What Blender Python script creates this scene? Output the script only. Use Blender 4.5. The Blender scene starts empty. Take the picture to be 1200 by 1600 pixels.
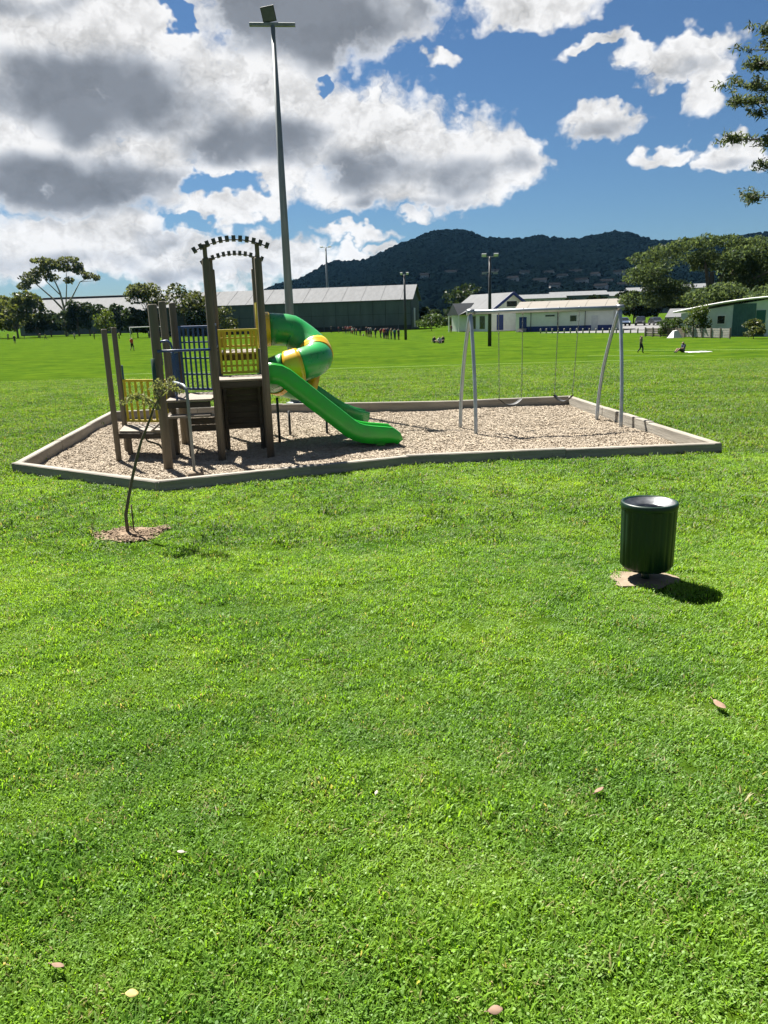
import bpy, bmesh, math, random
import numpy as np
from mathutils import Vector, Matrix, noise
from mathutils.geometry import delaunay_2d_cdt

R = math.radians
random.seed(11)
RNG = np.random.default_rng(7)
SC = bpy.context.scene
COL = SC.collection

# ------------------------------------------------------------------ camera
EYE = 2.3
PITCH, ROLL = R(14.35), R(1.8)
fw = Vector((0, math.cos(PITCH), -math.sin(PITCH)))
r0 = Vector((1, 0, 0))
u0 = Vector((0, math.sin(PITCH), math.cos(PITCH)))
rt = r0 * math.cos(ROLL) - u0 * math.sin(ROLL)
up = u0 * math.cos(ROLL) + r0 * math.sin(ROLL)
cd = bpy.data.cameras.new('camera')
cam = bpy.data.objects.new('camera', cd)
COL.objects.link(cam)
cam.matrix_world = Matrix(((rt.x, up.x, -fw.x, 0), (rt.y, up.y, -fw.y, 0), (rt.z, up.z, -fw.z, EYE), (0, 0, 0, 1)))
cd.sensor_fit = 'VERTICAL'
cd.sensor_height = 36
cd.sensor_width = 27
cd.lens = 27.0
cd.clip_start = 0.05
cd.clip_end = 9000
SC.camera = cam

# ------------------------------------------------------------------ exposure, sun
SC.view_settings.view_transform = 'Standard'
SC.view_settings.look = 'None'
SC.view_settings.gamma = 1.0
SC.view_settings.exposure = 1.95
SC.view_settings.use_curve_mapping = False
SC.render.engine = 'CYCLES'
SC.cycles.use_denoising = True
try:
    SC.cycles.denoiser = 'OPENIMAGEDENOISE'
    SC.cycles.denoising_input_passes = 'RGB_ALBEDO_NORMAL'
except Exception:
    pass
SC.cycles.max_bounces = 8
SC.cycles.diffuse_bounces = 3
SC.cycles.glossy_bounces = 3
SC.cycles.transmission_bounces = 4
SC.cycles.transparent_max_bounces = 8
SC.cycles.volume_bounces = 0
SC.cycles.caustics_reflective = False
SC.cycles.caustics_refractive = False

SUN_EL, SUN_AZ = 55.0, -32.0        # azimuth from +Y towards +X
sdir = Vector((math.sin(R(SUN_AZ)) * math.cos(R(SUN_EL)), math.cos(R(SUN_AZ)) * math.cos(R(SUN_EL)), math.sin(R(SUN_EL))))
sl = bpy.data.lights.new('sun', 'SUN')
sl.energy = 5.0
sl.angle = R(0.53)
sl.color = (1.0, 0.95, 0.87)
so = bpy.data.objects.new('sun', sl)
COL.objects.link(so)
so.rotation_euler = (-sdir).to_track_quat('-Z', 'Y').to_euler()
so.location = (-30, 40, 60)


# ------------------------------------------------------------------ node helper
class NT:
    def __init__(s, nt):
        s.nt = nt
        s.n = nt.nodes
        s.l = nt.links

    def add(s, t, **kw):
        n = s.n.new(t)
        for k, v in kw.items():
            setattr(n, k, v)
        return n

    def put(s, sock, v):
        if isinstance(v, bpy.types.NodeSocket):
            s.l.new(v, sock)
        elif v is not None:
            sock.default_value = v

    def m(s, op, a, b=None, c=None, clamp=False):
        n = s.add('ShaderNodeMath', operation=op, use_clamp=clamp)
        s.put(n.inputs[0], a)
        s.put(n.inputs[1], b)
        s.put(n.inputs[2], c)
        return n.outputs[0]

    def v(s, op, a, b=None, c=None):
        n = s.add('ShaderNodeVectorMath', operation=op)
        s.put(n.inputs[0], a)
        s.put(n.inputs[1], b)
        s.put(n.inputs[2], c)
        return n.outputs['Value'] if op in ('DOT_PRODUCT', 'LENGTH', 'DISTANCE') else n.outputs[0]

    def noise(s, vec, scale, detail=4, rough=.55, dist=0.0, out='Fac', dim='3D'):
        n = s.add('ShaderNodeTexNoise', noise_dimensions=dim)
        s.put(n.inputs['Vector'], vec)
        n.inputs['Scale'].default_value = scale
        n.inputs['Detail'].default_value = detail
        n.inputs['Roughness'].default_value = rough
        n.inputs['Distortion'].default_value = dist
        return n.outputs[out]

    def ramp(s, fac, stops, interp='LINEAR'):
        n = s.add('ShaderNodeValToRGB')
        n.color_ramp.interpolation = interp
        e = n.color_ramp.elements
        while len(e) < len(stops):
            e.new(0.5)
        for el, (p, c) in zip(e, stops):
            el.position = p
            el.color = c if len(c) == 4 else (*c, 1)
        s.put(n.inputs[0], fac)
        return n.outputs[0]

    def mix(s, f, a, b, blend='MIX'):
        n = s.add('ShaderNodeMix', data_type='RGBA', blend_type=blend)
        s.put(n.inputs[0], f)
        for i, x in ((6, a), (7, b)):
            if isinstance(x, (tuple, list)) and len(x) == 3:
                x = (*x, 1)
            s.put(n.inputs[i], x)
        return n.outputs[2]

    def smooth(s, x, lo, hi, a=0.0, b=1.0):
        n = s.add('ShaderNodeMapRange', interpolation_type='SMOOTHSTEP')
        s.put(n.inputs[0], x)
        for i, q in enumerate((lo, hi, a, b)):
            n.inputs[i + 1].default_value = q
        return n.outputs[0]


# ------------------------------------------------------------------ world: sky with cumulus
world = bpy.data.worlds.new('World')
SC.world = world
world.use_nodes = True
W = NT(world.node_tree)
for n in list(W.n):
    W.n.remove(n)
SKY_STRENGTH = 0.05
sky = W.add('ShaderNodeTexSky', sky_type='NISHITA')
sky.sun_disc = False
sky.sun_elevation = R(SUN_EL)
sky.sun_rotation = R(SUN_AZ)
sky.altitude = 10
sky.air_density = 1.0
sky.dust_density = 0.25
sky.ozone_density = 3.0
tc = W.add('ShaderNodeTexCoord')
sep = W.add('ShaderNodeSeparateXYZ')
W.l.new(tc.outputs['Generated'], sep.inputs[0])
az = W.m('ARCTAN2', sep.outputs[0], sep.outputs[1])
el = W.m('ARCSINE', sep.outputs[2])
cxyz = W.add('ShaderNodeCombineXYZ')
W.put(cxyz.inputs[0], az)
W.put(cxyz.inputs[1], el)
uv = cxyz.outputs[0]
# the clouds flatten towards the horizon
sc_uv = W.v('MULTIPLY', uv, (1.0, 1.25, 1.0))
warp = W.v('SUBTRACT', W.noise(sc_uv, 7.0, 3, .5, out='Color', dim='2D'), (.5, .5, .5))
uvw = W.v('MULTIPLY_ADD', warp, (.10, .06, 0), uv)
CLOUDS = [(-20.05,15.18,10.22,5.38,1.00),(-10.72,13.42,7.55,4.52,1.00),(-19.64,9.49,10.66,3.23,1.00),(-6.58,12.14,5.77,4.31,1.00),(-20.77,17.90,8.44,2.58,1.00),(-4.6,18.9,8.6,3.2,1.20),(1.2,19.2,2.7,2.3,1.00),(-0.93,11.5,4.7,3.5,1.00),(1.23,10.8,5.0,3.2,1.00),(6.04,10.5,4.7,2.9,1.00),(9.8,10.3,2.7,2.1,1.00),(2.49,8.81,8.44,1.81,1.00),(-22.58,4.63,6.22,2.15,1.00),(-16.71,5.43,4.89,1.94,1.00),(-9.52,7.43,3.11,1.29,0.90),(-12.86,3.74,6.22,1.64,0.90),(-6.67,4.05,4.00,1.21,0.90),(-1.64,5.59,2.31,0.60,0.80),(-0.55,4.37,2.00,0.56,0.80),(2.00,6.86,1.51,0.39,0.80),(10.22,18.65,4.44,1.38,0.90),(19.4,15.2,3.5,1.1,0.85),(21.63,13.61,1.4,1.9,0.75),(15.36,15.70,2.4,0.5,0.75),(15.99,11.92,2.35,1.25,1.00),(20.60,9.22,1.9,0.75,0.85),(24.47,8.63,1.7,0.9,.95),(3.30,15.70,1.15,0.60,0.60)]
GAPS = [(-13.53,18.70,1.24,1.12,1.00),(-10.52,8.44,2.66,0.95,0.90),(-3.15,15.55,1.15,0.60,0.80),(-12.64,6.23,1.78,0.60,0.60)]
BASES = [(-18.5,13.7,9.6,2.9,1.05),(-20.51,8.6,9.6,2.4,1.05),(-3.6,18.3,9.8,3.0,1.1),(-8.0,11.5,6.0,2.1,.95),(4.9,9.3,7.2,1.6,.75),(-1.02,9.5,4.2,1.7,.7),(-22.61,4.2,6.0,1.0,.5),(10.0,9.4,2.0,1.0,.5),(16.02,11.2,2.3,.7,.45),(-20.75,18.4,3.0,.8,.4),(-14,5.2,4,.7,.5),(-12,3.2,6,.6,.4),(20,14.6,3,.5,.35),(2,7.4,6,.7,.55),(24.4,8.2,1.8,.4,.4)]


def blob(src, b):
    a, e, ra, re, s = b
    q = W.v('MULTIPLY_ADD', src, (1 / R(ra), 1 / R(re), 0), (-R(a) / R(ra), -R(e) / R(re), 0))
    return W.m('MULTIPLY_ADD', W.v('DOT_PRODUCT', q, q), -s, s)


def field(src, blobs, k=.22, floor=-1.2):
    f = floor
    for b in blobs:
        f = W.m('SMOOTH_MAX', blob(src, b), f, k)
    return f


def puff(src, fine=True):
    """cauliflower heads: rounded cells in several sizes on a fractal base"""
    big = W.noise(src, 10.0, 7 if fine else 4, .62, 0.0, dim='2D')
    vo = W.add('ShaderNodeTexVoronoi', feature='F1', voronoi_dimensions='2D')
    W.put(vo.inputs['Vector'], W.v('MULTIPLY_ADD', wcol, (.085, .085, 0), src))
    vo.inputs['Scale'].default_value = 19.0
    vo.inputs['Detail'].default_value = 2.0
    vo.inputs['Roughness'].default_value = .55
    vo.inputs['Lacunarity'].default_value = 2.6
    vo.normalize = True
    v = vo.outputs['Distance']
    cell = W.m('MULTIPLY_ADD', W.m('MULTIPLY', v, v), -2.7, .48)
    return W.m('ADD', W.m('MULTIPLY_ADD', big, 2.6, -1.3), cell)


wcol = W.v('SUBTRACT', W.noise(sc_uv, 24.0, 3, .6, out='Color', dim='2D'), (.5, .5, .5))
uvg = W.v('MULTIPLY_ADD', wcol, (.06, .05, 0), uvw)
dens = field(uvg, CLOUDS)
for g in GAPS:
    dens = W.m('SUBTRACT', dens, W.m('MULTIPLY', W.m('MAXIMUM', blob(uvg, g), 0.0), 1.6))
# beyond the picture unseen cumulus goes on, thinned and greyed to dim the skylight
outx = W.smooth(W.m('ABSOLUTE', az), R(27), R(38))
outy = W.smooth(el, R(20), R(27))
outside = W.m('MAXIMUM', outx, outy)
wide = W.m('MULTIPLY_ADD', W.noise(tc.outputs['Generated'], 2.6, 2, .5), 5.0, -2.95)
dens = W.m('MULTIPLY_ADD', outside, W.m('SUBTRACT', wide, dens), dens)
n0 = puff(sc_uv)
n1 = puff(W.v('ADD', sc_uv, (-.013, .022, 0)), False)
d0 = W.m('MULTIPLY_ADD', n0, .60, dens)
cover = W.m('MULTIPLY', W.smooth(d0, -.32, .54), W.smooth(sep.outputs[2], 0.0, .03))
relief = W.m('SUBTRACT', n0, n1)
shade_b = W.m('MAXIMUM', field(uvw, BASES, .4, -.3), -.3)
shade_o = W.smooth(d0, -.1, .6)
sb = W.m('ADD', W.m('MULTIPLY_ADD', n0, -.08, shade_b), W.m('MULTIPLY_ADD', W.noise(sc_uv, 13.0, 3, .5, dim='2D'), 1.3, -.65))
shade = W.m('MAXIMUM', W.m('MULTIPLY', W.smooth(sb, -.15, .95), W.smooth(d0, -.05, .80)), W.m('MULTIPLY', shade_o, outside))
lit = W.m('MULTIPLY_ADD', W.m('MINIMUM', relief, .30), W.m('MULTIPLY_ADD', shade, -.26, .42), W.m('MULTIPLY_ADD', W.smooth(d0, .2, 1.2), -.08, .93))
lit = W.m('MAXIMUM', W.m('MINIMUM', lit, 1.05), .42)
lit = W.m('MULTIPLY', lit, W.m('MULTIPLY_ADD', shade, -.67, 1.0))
cl_col = W.mix(shade, (1.0, 1.0, 1.0), (.88, .97, 1.12))
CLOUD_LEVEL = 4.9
vm = W.add('ShaderNodeVectorMath', operation='SCALE')
W.put(vm.inputs[0], cl_col)
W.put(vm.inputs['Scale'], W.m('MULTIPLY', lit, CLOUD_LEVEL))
skycol = W.mix(1.0, sky.outputs[0], (.230, .312, .386), 'MULTIPLY')
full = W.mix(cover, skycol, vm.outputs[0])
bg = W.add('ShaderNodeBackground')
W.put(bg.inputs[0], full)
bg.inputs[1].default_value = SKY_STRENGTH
wo = W.add('ShaderNodeOutputWorld')
W.l.new(bg.outputs[0], wo.inputs[0])
try:
    world.cycles.sampling_method = 'MANUAL'
    world.cycles.sample_map_resolution = 256
except Exception:
    pass


# ------------------------------------------------------------------ mesh helpers
def smoothstep(t):
    t = min(max(t, 0), 1)
    return t * t * (3 - 2 * t)


def gz(y):
    """the playground stands on a slightly higher terrace than the far field"""
    return -1.0 * smoothstep((y - 24) / 31)


def frame(d, upv=Vector((0, 0, 1))):
    d = d.normalized()
    if abs(d.dot(upv)) > .995:
        upv = Vector((0, 1, 0))
    s = d.cross(upv).normalized()
    return d, s, s.cross(d).normalized()


class MB:
    def __init__(s):
        s.v, s.f, s.sm, s.mi = [], [], [], []

    def add(s, vs, fs, smooth=False, mi=0):
        o = len(s.v)
        s.v += [tuple(p) for p in vs]
        for f in fs:
            s.f.append([o + i for i in f])
            s.sm.append(smooth)
            s.mi.append(mi)
        return s

    def box(s, c, size, rot=None, mi=0):
        hx, hy, hz = [q / 2 for q in size]
        P = [Vector((x, y, z)) for x in (-hx, hx) for y in (-hy, hy) for z in (-hz, hz)]
        if rot is not None:
            P = [rot @ p for p in P]
        c = Vector(c)
        return s.add([p + c for p in P], [(0, 1, 3, 2), (4, 6, 7, 5), (0, 4, 5, 1), (2, 3, 7, 6), (0, 2, 6, 4), (1, 5, 7, 3)], False, mi)

    def beam(s, p0, p1, w, h, ch=.012, mi=0, upv=Vector((0, 0, 1))):
        """a chamfered timber from p0 to p1 (centre line)"""
        p0, p1 = Vector(p0), Vector(p1)
        d, sd, u = frame(p1 - p0, upv)
        a, b = w / 2, h / 2
        c = min(ch, a * .8, b * .8)
        prof = [(-a + c, -b), (a - c, -b), (a, -b + c), (a, b - c), (a - c, b), (-a + c, b), (-a, b - c), (-a, -b + c)]
        vs = []
        for p in (p0, p1):
            vs += [p + sd * x + u * y for x, y in prof]
        fs = [(i, (i + 1) % 8, 8 + (i + 1) % 8, 8 + i) for i in range(8)]
        fs += [tuple(range(7, -1, -1)), tuple(range(8, 16))]
        return s.add(vs, fs, False, mi)

    def tube(s, pts, r, n=10, caps=True, smooth=True, mi=0):
        pts = [Vector(p) for p in pts]
        rs = r if isinstance(r, (list, tuple)) else [r] * len(pts)
        vs = []
        pu = None
        for i, p in enumerate(pts):
            d = (pts[min(i + 1, len(pts) - 1)] - pts[max(i - 1, 0)])
            if pu is None:
                d, sd, u = frame(d)
            else:
                d = d.normalized()
                sd = d.cross(pu)
                if sd.length < 1e-5:
                    d, sd, u = frame(d)
                else:
                    sd.normalize()
                    u = sd.cross(d).normalized()
            pu = u
            for k in range(n):
                a = 2 * math.pi * k / n
                vs.append(p + sd * (math.cos(a) * rs[i]) + u * (math.sin(a) * rs[i]))
        fs = []
        for i in range(len(pts) - 1):
            for k in range(n):
                fs.append((i * n + k, i * n + (k + 1) % n, (i + 1) * n + (k + 1) % n, (i + 1) * n + k))
        s.add(vs, fs, smooth, mi)
        if caps:
            o = len(s.v) - len(vs)
            s.f.append([o + k for k in range(n - 1, -1, -1)])
            s.f.append([o + (len(pts) - 1) * n + k for k in range(n)])
            s.sm += [False, False]
            s.mi += [mi, mi]
        return s

    def lathe(s, prof, n=32, c=(0, 0, 0), smooth=True, mi=0, rfun=None):
        vs = []
        for r, z in prof:
            for k in range(n):
                a = 2 * math.pi * k / n
                rr = r * (rfun(a, z) if rfun else 1)
                vs.append((c[0] + rr * math.cos(a), c[1] + rr * math.sin(a), c[2] + z))
        fs = [(i * n + k, i * n + (k + 1) % n, (i + 1) * n + (k + 1) % n, (i + 1) * n + k) for i in range(len(prof) - 1) for k in range(n)]
        return s.add(vs, fs, smooth, mi)

    def sweep(s, prof_fn, pts, closed=False, smooth=True, mi=0, upv=Vector((0, 0, 1))):
        pts = [Vector(p) for p in pts]
        vs, k = [], 0
        for i, p in enumerate(pts):
            d = pts[min(i + 1, len(pts) - 1)] - pts[max(i - 1, 0)]
            d, sd, u = frame(d, upv)
            pr = prof_fn(i / (len(pts) - 1))
            k = len(pr)
            vs += [p + sd * x + u * y for x, y in pr]
        m = k if closed else k - 1
        fs = [(i * k + j, i * k + (j + 1) % k, (i + 1) * k + (j + 1) % k, (i + 1) * k + j) for i in range(len(pts) - 1) for j in range(m)]
        return s.add(vs, fs, smooth, mi)

    def prism(s, poly, z0, z1, mi=0):
        n = len(poly)
        vs = [(x, y, z0) for x, y in poly] + [(x, y, z1) for x, y in poly]
        fs = [(i, (i + 1) % n, n + (i + 1) % n, n + i) for i in range(n)] + [tuple(range(n - 1, -1, -1)), tuple(range(n, 2 * n))]
        return s.add(vs, fs, False, mi)

    def mesh(s, name, mats):
        me = bpy.data.meshes.new(name)
        me.from_pydata(s.v, [], s.f)
        for m in (mats if isinstance(mats, (list, tuple)) else [mats]):
            me.materials.append(m)
        me.polygons.foreach_set('use_smooth', s.sm)
        me.polygons.foreach_set('material_index', s.mi)
        me.update()
        return me

    def build(s, name, mats, parent=None):
        return link(name, s.mesh(name, mats), parent)


def link(name, me, parent=None):
    o = bpy.data.objects.new(name, me)
    COL.objects.link(o)
    if parent is not None:
        o.parent = parent
    return o


def tag(o, label=None, cat=None, group=None, kind=None):
    for k, x in (('label', label), ('category', cat), ('group', group), ('kind', kind)):
        if x:
            o[k] = x
    return o


def thing(name, loc, label, cat, rz=0.0, group=None):
    o = bpy.data.objects.new(name, None)
    COL.objects.link(o)
    o.location = loc
    o.rotation_euler = (0, 0, rz)
    return tag(o, label, cat, group)


def copy_tree(o, parent=None):
    c = o.copy()
    COL.objects.link(c)
    c.parent = parent
    for ch in list(o.children):
        copy_tree(ch, c)
    return c


# ------------------------------------------------------------------ materials
ALB = .79


def mat(name, c1, c2=None, scale=6.0, rough=.6, stretch=(1, 1, 1), bump=0.0, bscale=None, metal=0.0, spec=.4, coat=0.0, detail=5, contrast=(.3, .7), world=False):
    m = bpy.data.materials.new(name)
    m.use_nodes = True
    T = NT(m.node_tree)
    b = T.n['Principled BSDF']
    b.inputs['Roughness'].default_value = rough
    b.inputs['Metallic'].default_value = metal
    b.inputs['Specular IOR Level'].default_value = spec
    if coat:
        b.inputs['Coat Weight'].default_value = coat
        b.inputs['Coat Roughness'].default_value = .15
    if world:
        co = T.add('ShaderNodeNewGeometry').outputs['Position']
    else:
        co = T.add('ShaderNodeTexCoord').outputs['Object']
    co = T.v('MULTIPLY', co, stretch)
    c2 = tuple(x * ALB for x in (c2 or tuple(x * .75 for x in c1)))
    c1 = tuple(x * ALB for x in c1)
    f = T.noise(co, scale, detail, .6)
    T.put(b.inputs['Base Color'], T.ramp(f, [(contrast[0], c2), (contrast[1], c1)]))
    T.put(b.inputs['Roughness'], T.m('MULTIPLY_ADD', T.noise(co, scale * 2.3, 3), .25, rough - .12, clamp=True))
    if bump:
        bn = T.add('ShaderNodeBump')
        bn.inputs['Strength'].default_value = bump
        bn.inputs['Distance'].default_value = .02
        T.put(bn.inputs['Height'], T.noise(co, bscale or scale * 3, 5, .6))
        T.l.new(bn.outputs[0], b.inputs['Normal'])
    return m


def leaf_mat(name, c1, c2, trans=.45, scale=.6, gloss=.02):
    m = bpy.data.materials.new(name)
    m.use_nodes = True
    T = NT(m.node_tree)
    T.n.remove(T.n['Principled BSDF'])
    g = T.add('ShaderNodeNewGeometry')
    f = T.m('MULTIPLY_ADD', T.noise(g.outputs['Position'], scale, 4, .6), .9, T.m('MULTIPLY_ADD', g.outputs['Random Per Island'], .5, -.25))
    col = T.ramp(f, [(.25, tuple(x * ALB for x in c2)), (.75, tuple(x * ALB for x in c1))])
    d = T.add('ShaderNodeBsdfDiffuse')
    t = T.add('ShaderNodeBsdfTranslucent')
    T.put(d.inputs[0], col)
    T.put(t.inputs[0], T.mix(1.0, col, (1.15, 1.1, .6), 'MULTIPLY'))
    mx = T.add('ShaderNodeMixShader')
    mx.inputs[0].default_value = trans
    T.l.new(d.outputs[0], mx.inputs[1])
    T.l.new(t.outputs[0], mx.inputs[2])
    gl = T.add('ShaderNodeBsdfGlossy')
    gl.inputs['Roughness'].default_value = .45
    gl.inputs[0].default_value = (1, 1, 1, 1)
    m2 = T.add('ShaderNodeMixShader')
    m2.inputs[0].default_value = gloss
    T.l.new(mx.outputs[0], m2.inputs[1])
    T.l.new(gl.outputs[0], m2.inputs[2])
    T.l.new(m2.outputs[0], T.n['Material Output'].inputs[0])
    return m


def grass_colour(T, pos, pale_amount=.45):
    """the lawn's own patchwork of grasses: yellow-green, mid and blue-green, with worn pale flecks"""
    big = T.noise(T.v('MULTIPLY', pos, (.8, 1.0, 0)), .55, 4, .6)
    mid = T.noise(pos, 2.6, 5, .65)
    fine = T.noise(pos, 17.0, 3, .6)
    f = T.m('ADD', T.m('MULTIPLY_ADD', big, .85, -.15), T.m('ADD', T.m('MULTIPLY', mid, .42), T.m('MULTIPLY_ADD', fine, .24, -.05)))
    col = T.ramp(f, [(.36, GRASS[0]), (.50, GRASS[1]), (.60, GRASS[2]), (.76, GRASS[3])])
    pale = T.smooth(T.noise(T.v('ADD', pos, (31, 7, 0)), 3.1, 5, .7), .56, .72)
    return T.mix(T.m('MULTIPLY', pale, pale_amount), col, GRASS[4])


GRASS = [(.072, .172, .017), (.112, .230, .021), (.150, .278, .021), (.205, .332, .027), (.240, .335, .085)]


def make_field_mat():
    m = bpy.data.materials.new('field_grass')
    m.use_nodes = True
    T = NT(m.node_tree)
    b = T.n['Principled BSDF']
    b.inputs['Roughness'].default_value = .85
    b.inputs['Specular IOR Level'].default_value = 0.0
    pos = T.add('ShaderNodeNewGeometry').outputs['Position']
    col = grass_colour(T, pos, .38)
    # mown bands across the far playing field and broad dry patches
    s = T.add('ShaderNodeSeparateXYZ')
    T.put(s.inputs[0], pos)
    lane = T.m('ADD', s.outputs[1], T.m('MULTIPLY', s.outputs[0], .12))
    st = T.m('SINE', T.m('MULTIPLY_ADD', T.noise(pos, .12, 2), 2.0, T.m('MULTIPLY', lane, 1.05)))
    far = T.smooth(s.outputs[1], 26, 42)
    k = T.m('MULTIPLY_ADD', T.m('MULTIPLY', st, far), .06, 1.0)
    patch = T.m('ADD', T.noise(T.v('MULTIPLY', pos, (.35, 1.0, 0)), .09, 6, .65), T.m('MULTIPLY_ADD', T.noise(T.v('MULTIPLY', pos, (.6, 1.0, 0)), .9, 6, .7), .9, -.45))
    k = T.m('MULTIPLY', k, T.m('MULTIPLY_ADD', patch, .17, .19))
    sc = T.add('ShaderNodeVectorMath', operation='SCALE')
    T.put(sc.inputs[0], col)
    T.put(sc.inputs['Scale'], k)
    T.put(b.inputs['Base Color'], sc.outputs[0])
    bn = T.add('ShaderNodeBump')
    bn.inputs['Strength'].default_value = .8
    bn.inputs['Distance'].default_value = .05
    T.put(bn.inputs['Height'], T.m('ADD', T.noise(pos, 14, 6, .7), T.m('MULTIPLY', T.noise(pos, 1.4, 3), 1.5)))
    T.l.new(bn.outputs[0], b.inputs['Normal'])
    return m


def make_blade_mat(name='grass_blade', level=1.0):
    m = bpy.data.materials.new(name)
    m.use_nodes = True
    T = NT(m.node_tree)
    T.n.remove(T.n['Principled BSDF'])
    g = T.add('ShaderNodeNewGeometry')
    col = grass_colour(T, g.outputs['Position'])
    rnd = T.m('MULTIPLY_ADD', g.outputs['Random Per Island'], .45 * level, .84 * level)
    sc = T.add('ShaderNodeVectorMath', operation='SCALE')
    T.put(sc.inputs[0], col)
    T.put(sc.inputs['Scale'], rnd)
    dry = T.smooth(T.m('MULTIPLY_ADD', T.noise(g.outputs['Position'], 4.0, 3), .5, g.outputs['Random Per Island']), 1.16, 1.22)
    col = T.mix(dry, sc.outputs[0], (.33 * level, .28 * level, .13 * level))
    d = T.add('ShaderNodeBsdfDiffuse')
    t = T.add('ShaderNodeBsdfTranslucent')
    T.put(d.inputs[0], col)
    T.put(t.inputs[0], T.mix(1.0, col, (1.25, 1.2, .6), 'MULTIPLY'))
    mx = T.add('ShaderNodeMixShader')
    mx.inputs[0].default_value = .55
    T.l.new(d.outputs[0], mx.inputs[1])
    T.l.new(t.outputs[0], mx.inputs[2])
    gl = T.add('ShaderNodeBsdfGlossy')
    gl.inputs['Roughness'].default_value = .55
    gl.inputs[0].default_value = (1, 1, 1, 1)
    m2 = T.add('ShaderNodeMixShader')
    m2.inputs[0].default_value = .018
    T.l.new(mx.outputs[0], m2.inputs[1])
    T.l.new(gl.outputs[0], m2.inputs[2])
    T.l.new(m2.outputs[0], T.n['Material Output'].inputs[0])
    return m


M = {}
M['field'] = make_field_mat()
M['blade'] = make_blade_mat()
M['blade_shaded'] = make_blade_mat('shade_toned_blade', .60)  # same grass darkened, shade painted in for self-shadow the far tufts lack
M['bark'] = mat('bark_bed', (.40, .335, .25), (.27, .22, .16), 9, .9, bump=.8, bscale=30, spec=.1, world=True)
M['chip'] = mat('bark_chip', (.46, .395, .31), (.33, .28, .215), 14, .9, spec=.1, world=True, contrast=(.38, .62))
M['mulch'] = mat('mulch', (.32, .24, .165), (.16, .115, .075), 16, .9, bump=.8, spec=.1, world=True)
M['soil'] = mat('bare_soil', (.30, .245, .18), (.18, .14, .10), 7, .95, bump=.4, spec=.1, world=True)
M['post'] = mat('treated_post', (.185, .165, .130), (.095, .083, .064), 9, .8, (1, 1, .07), bump=.5, spec=.2)
M['deck'] = mat('weathered_deck', (.27, .235, .19), (.17, .145, .115), 10, .75, (.12, 1, 1), bump=.3, spec=.3)
M['board'] = mat('dark_board', (.085, .075, .058), (.045, .038, .030), 9, .8, (.1, 1, 1), bump=.4, spec=.2)
M['edging'] = mat('edging_timber', (.36, .335, .285), (.20, .185, .155), 9, .85, (.08, 1, 1), bump=.5, spec=.2)
M['yellow'] = mat('yellow_paint', (.60, .47, .012), (.45, .34, .012), 5, .42, spec=.5)
M['yplastic'] = mat('yellow_plastic', (.82, .50, .02), (.70, .40, .015), 4, .30, spec=.5)
M['gplastic'] = mat('green_plastic', (.018, .36, .075), (.040, .235, .070), 3.5, .30, spec=.5)
M['slide'] = mat('slide_plastic', (.008, .46, .022), (.028, .34, .035), 4, .34, spec=.5, detail=7)
M['blue'] = mat('blue_paint', (.013, .058, .21), (.009, .038, .14), 6, .4, spec=.5)
M['dgreen'] = mat('dark_green_paint', (.010, .055, .028), (.005, .030, .016), 8, .38, spec=.5)
M['bin'] = mat('bin_green_paint', (.0035, .028, .014), (.0025, .018, .009), 6, .40, (1, 1, .15), spec=.4)
M['galv'] = mat('galvanised_steel', (.40, .42, .43), (.27, .29, .31), 12, .42, metal=.75, spec=.5)
M['polesteel'] = mat('pole_steel', (.24, .27, .28), (.15, .17, .18), 5, .5, (1, 1, .2), metal=.3, spec=.4)
M['swingsteel'] = mat('swing_steel', (.42, .47, .52), (.30, .34, .38), 6, .45, metal=.55, spec=.5)
M['darksteel'] = mat('dark_steel', (.055, .060, .063), (.03, .033, .036), 6, .5, metal=.3)
M['lampglass'] = mat('lamp_glass', (.75, .76, .74), (.6, .61, .6), 3, .2, spec=.6)
M['lampbody'] = mat('lamp_body', (.10, .12, .135), (.06, .07, .08), 5, .6)
M['rubber'] = mat('black_rubber', (.018, .018, .018), (.010, .010, .010), 8, .6)
M['chain'] = mat('chain_steel', (.20, .21, .20), (.10, .11, .10), 30, .5, metal=.6)
M['slat'] = mat('roof_slat_black', (.055, .060, .058), (.030, .033, .032), 8, .6)
M['binlid'] = mat('bin_lid_metal', (.30, .31, .32), (.08, .085, .09), 7, .35, metal=.8)


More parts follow.
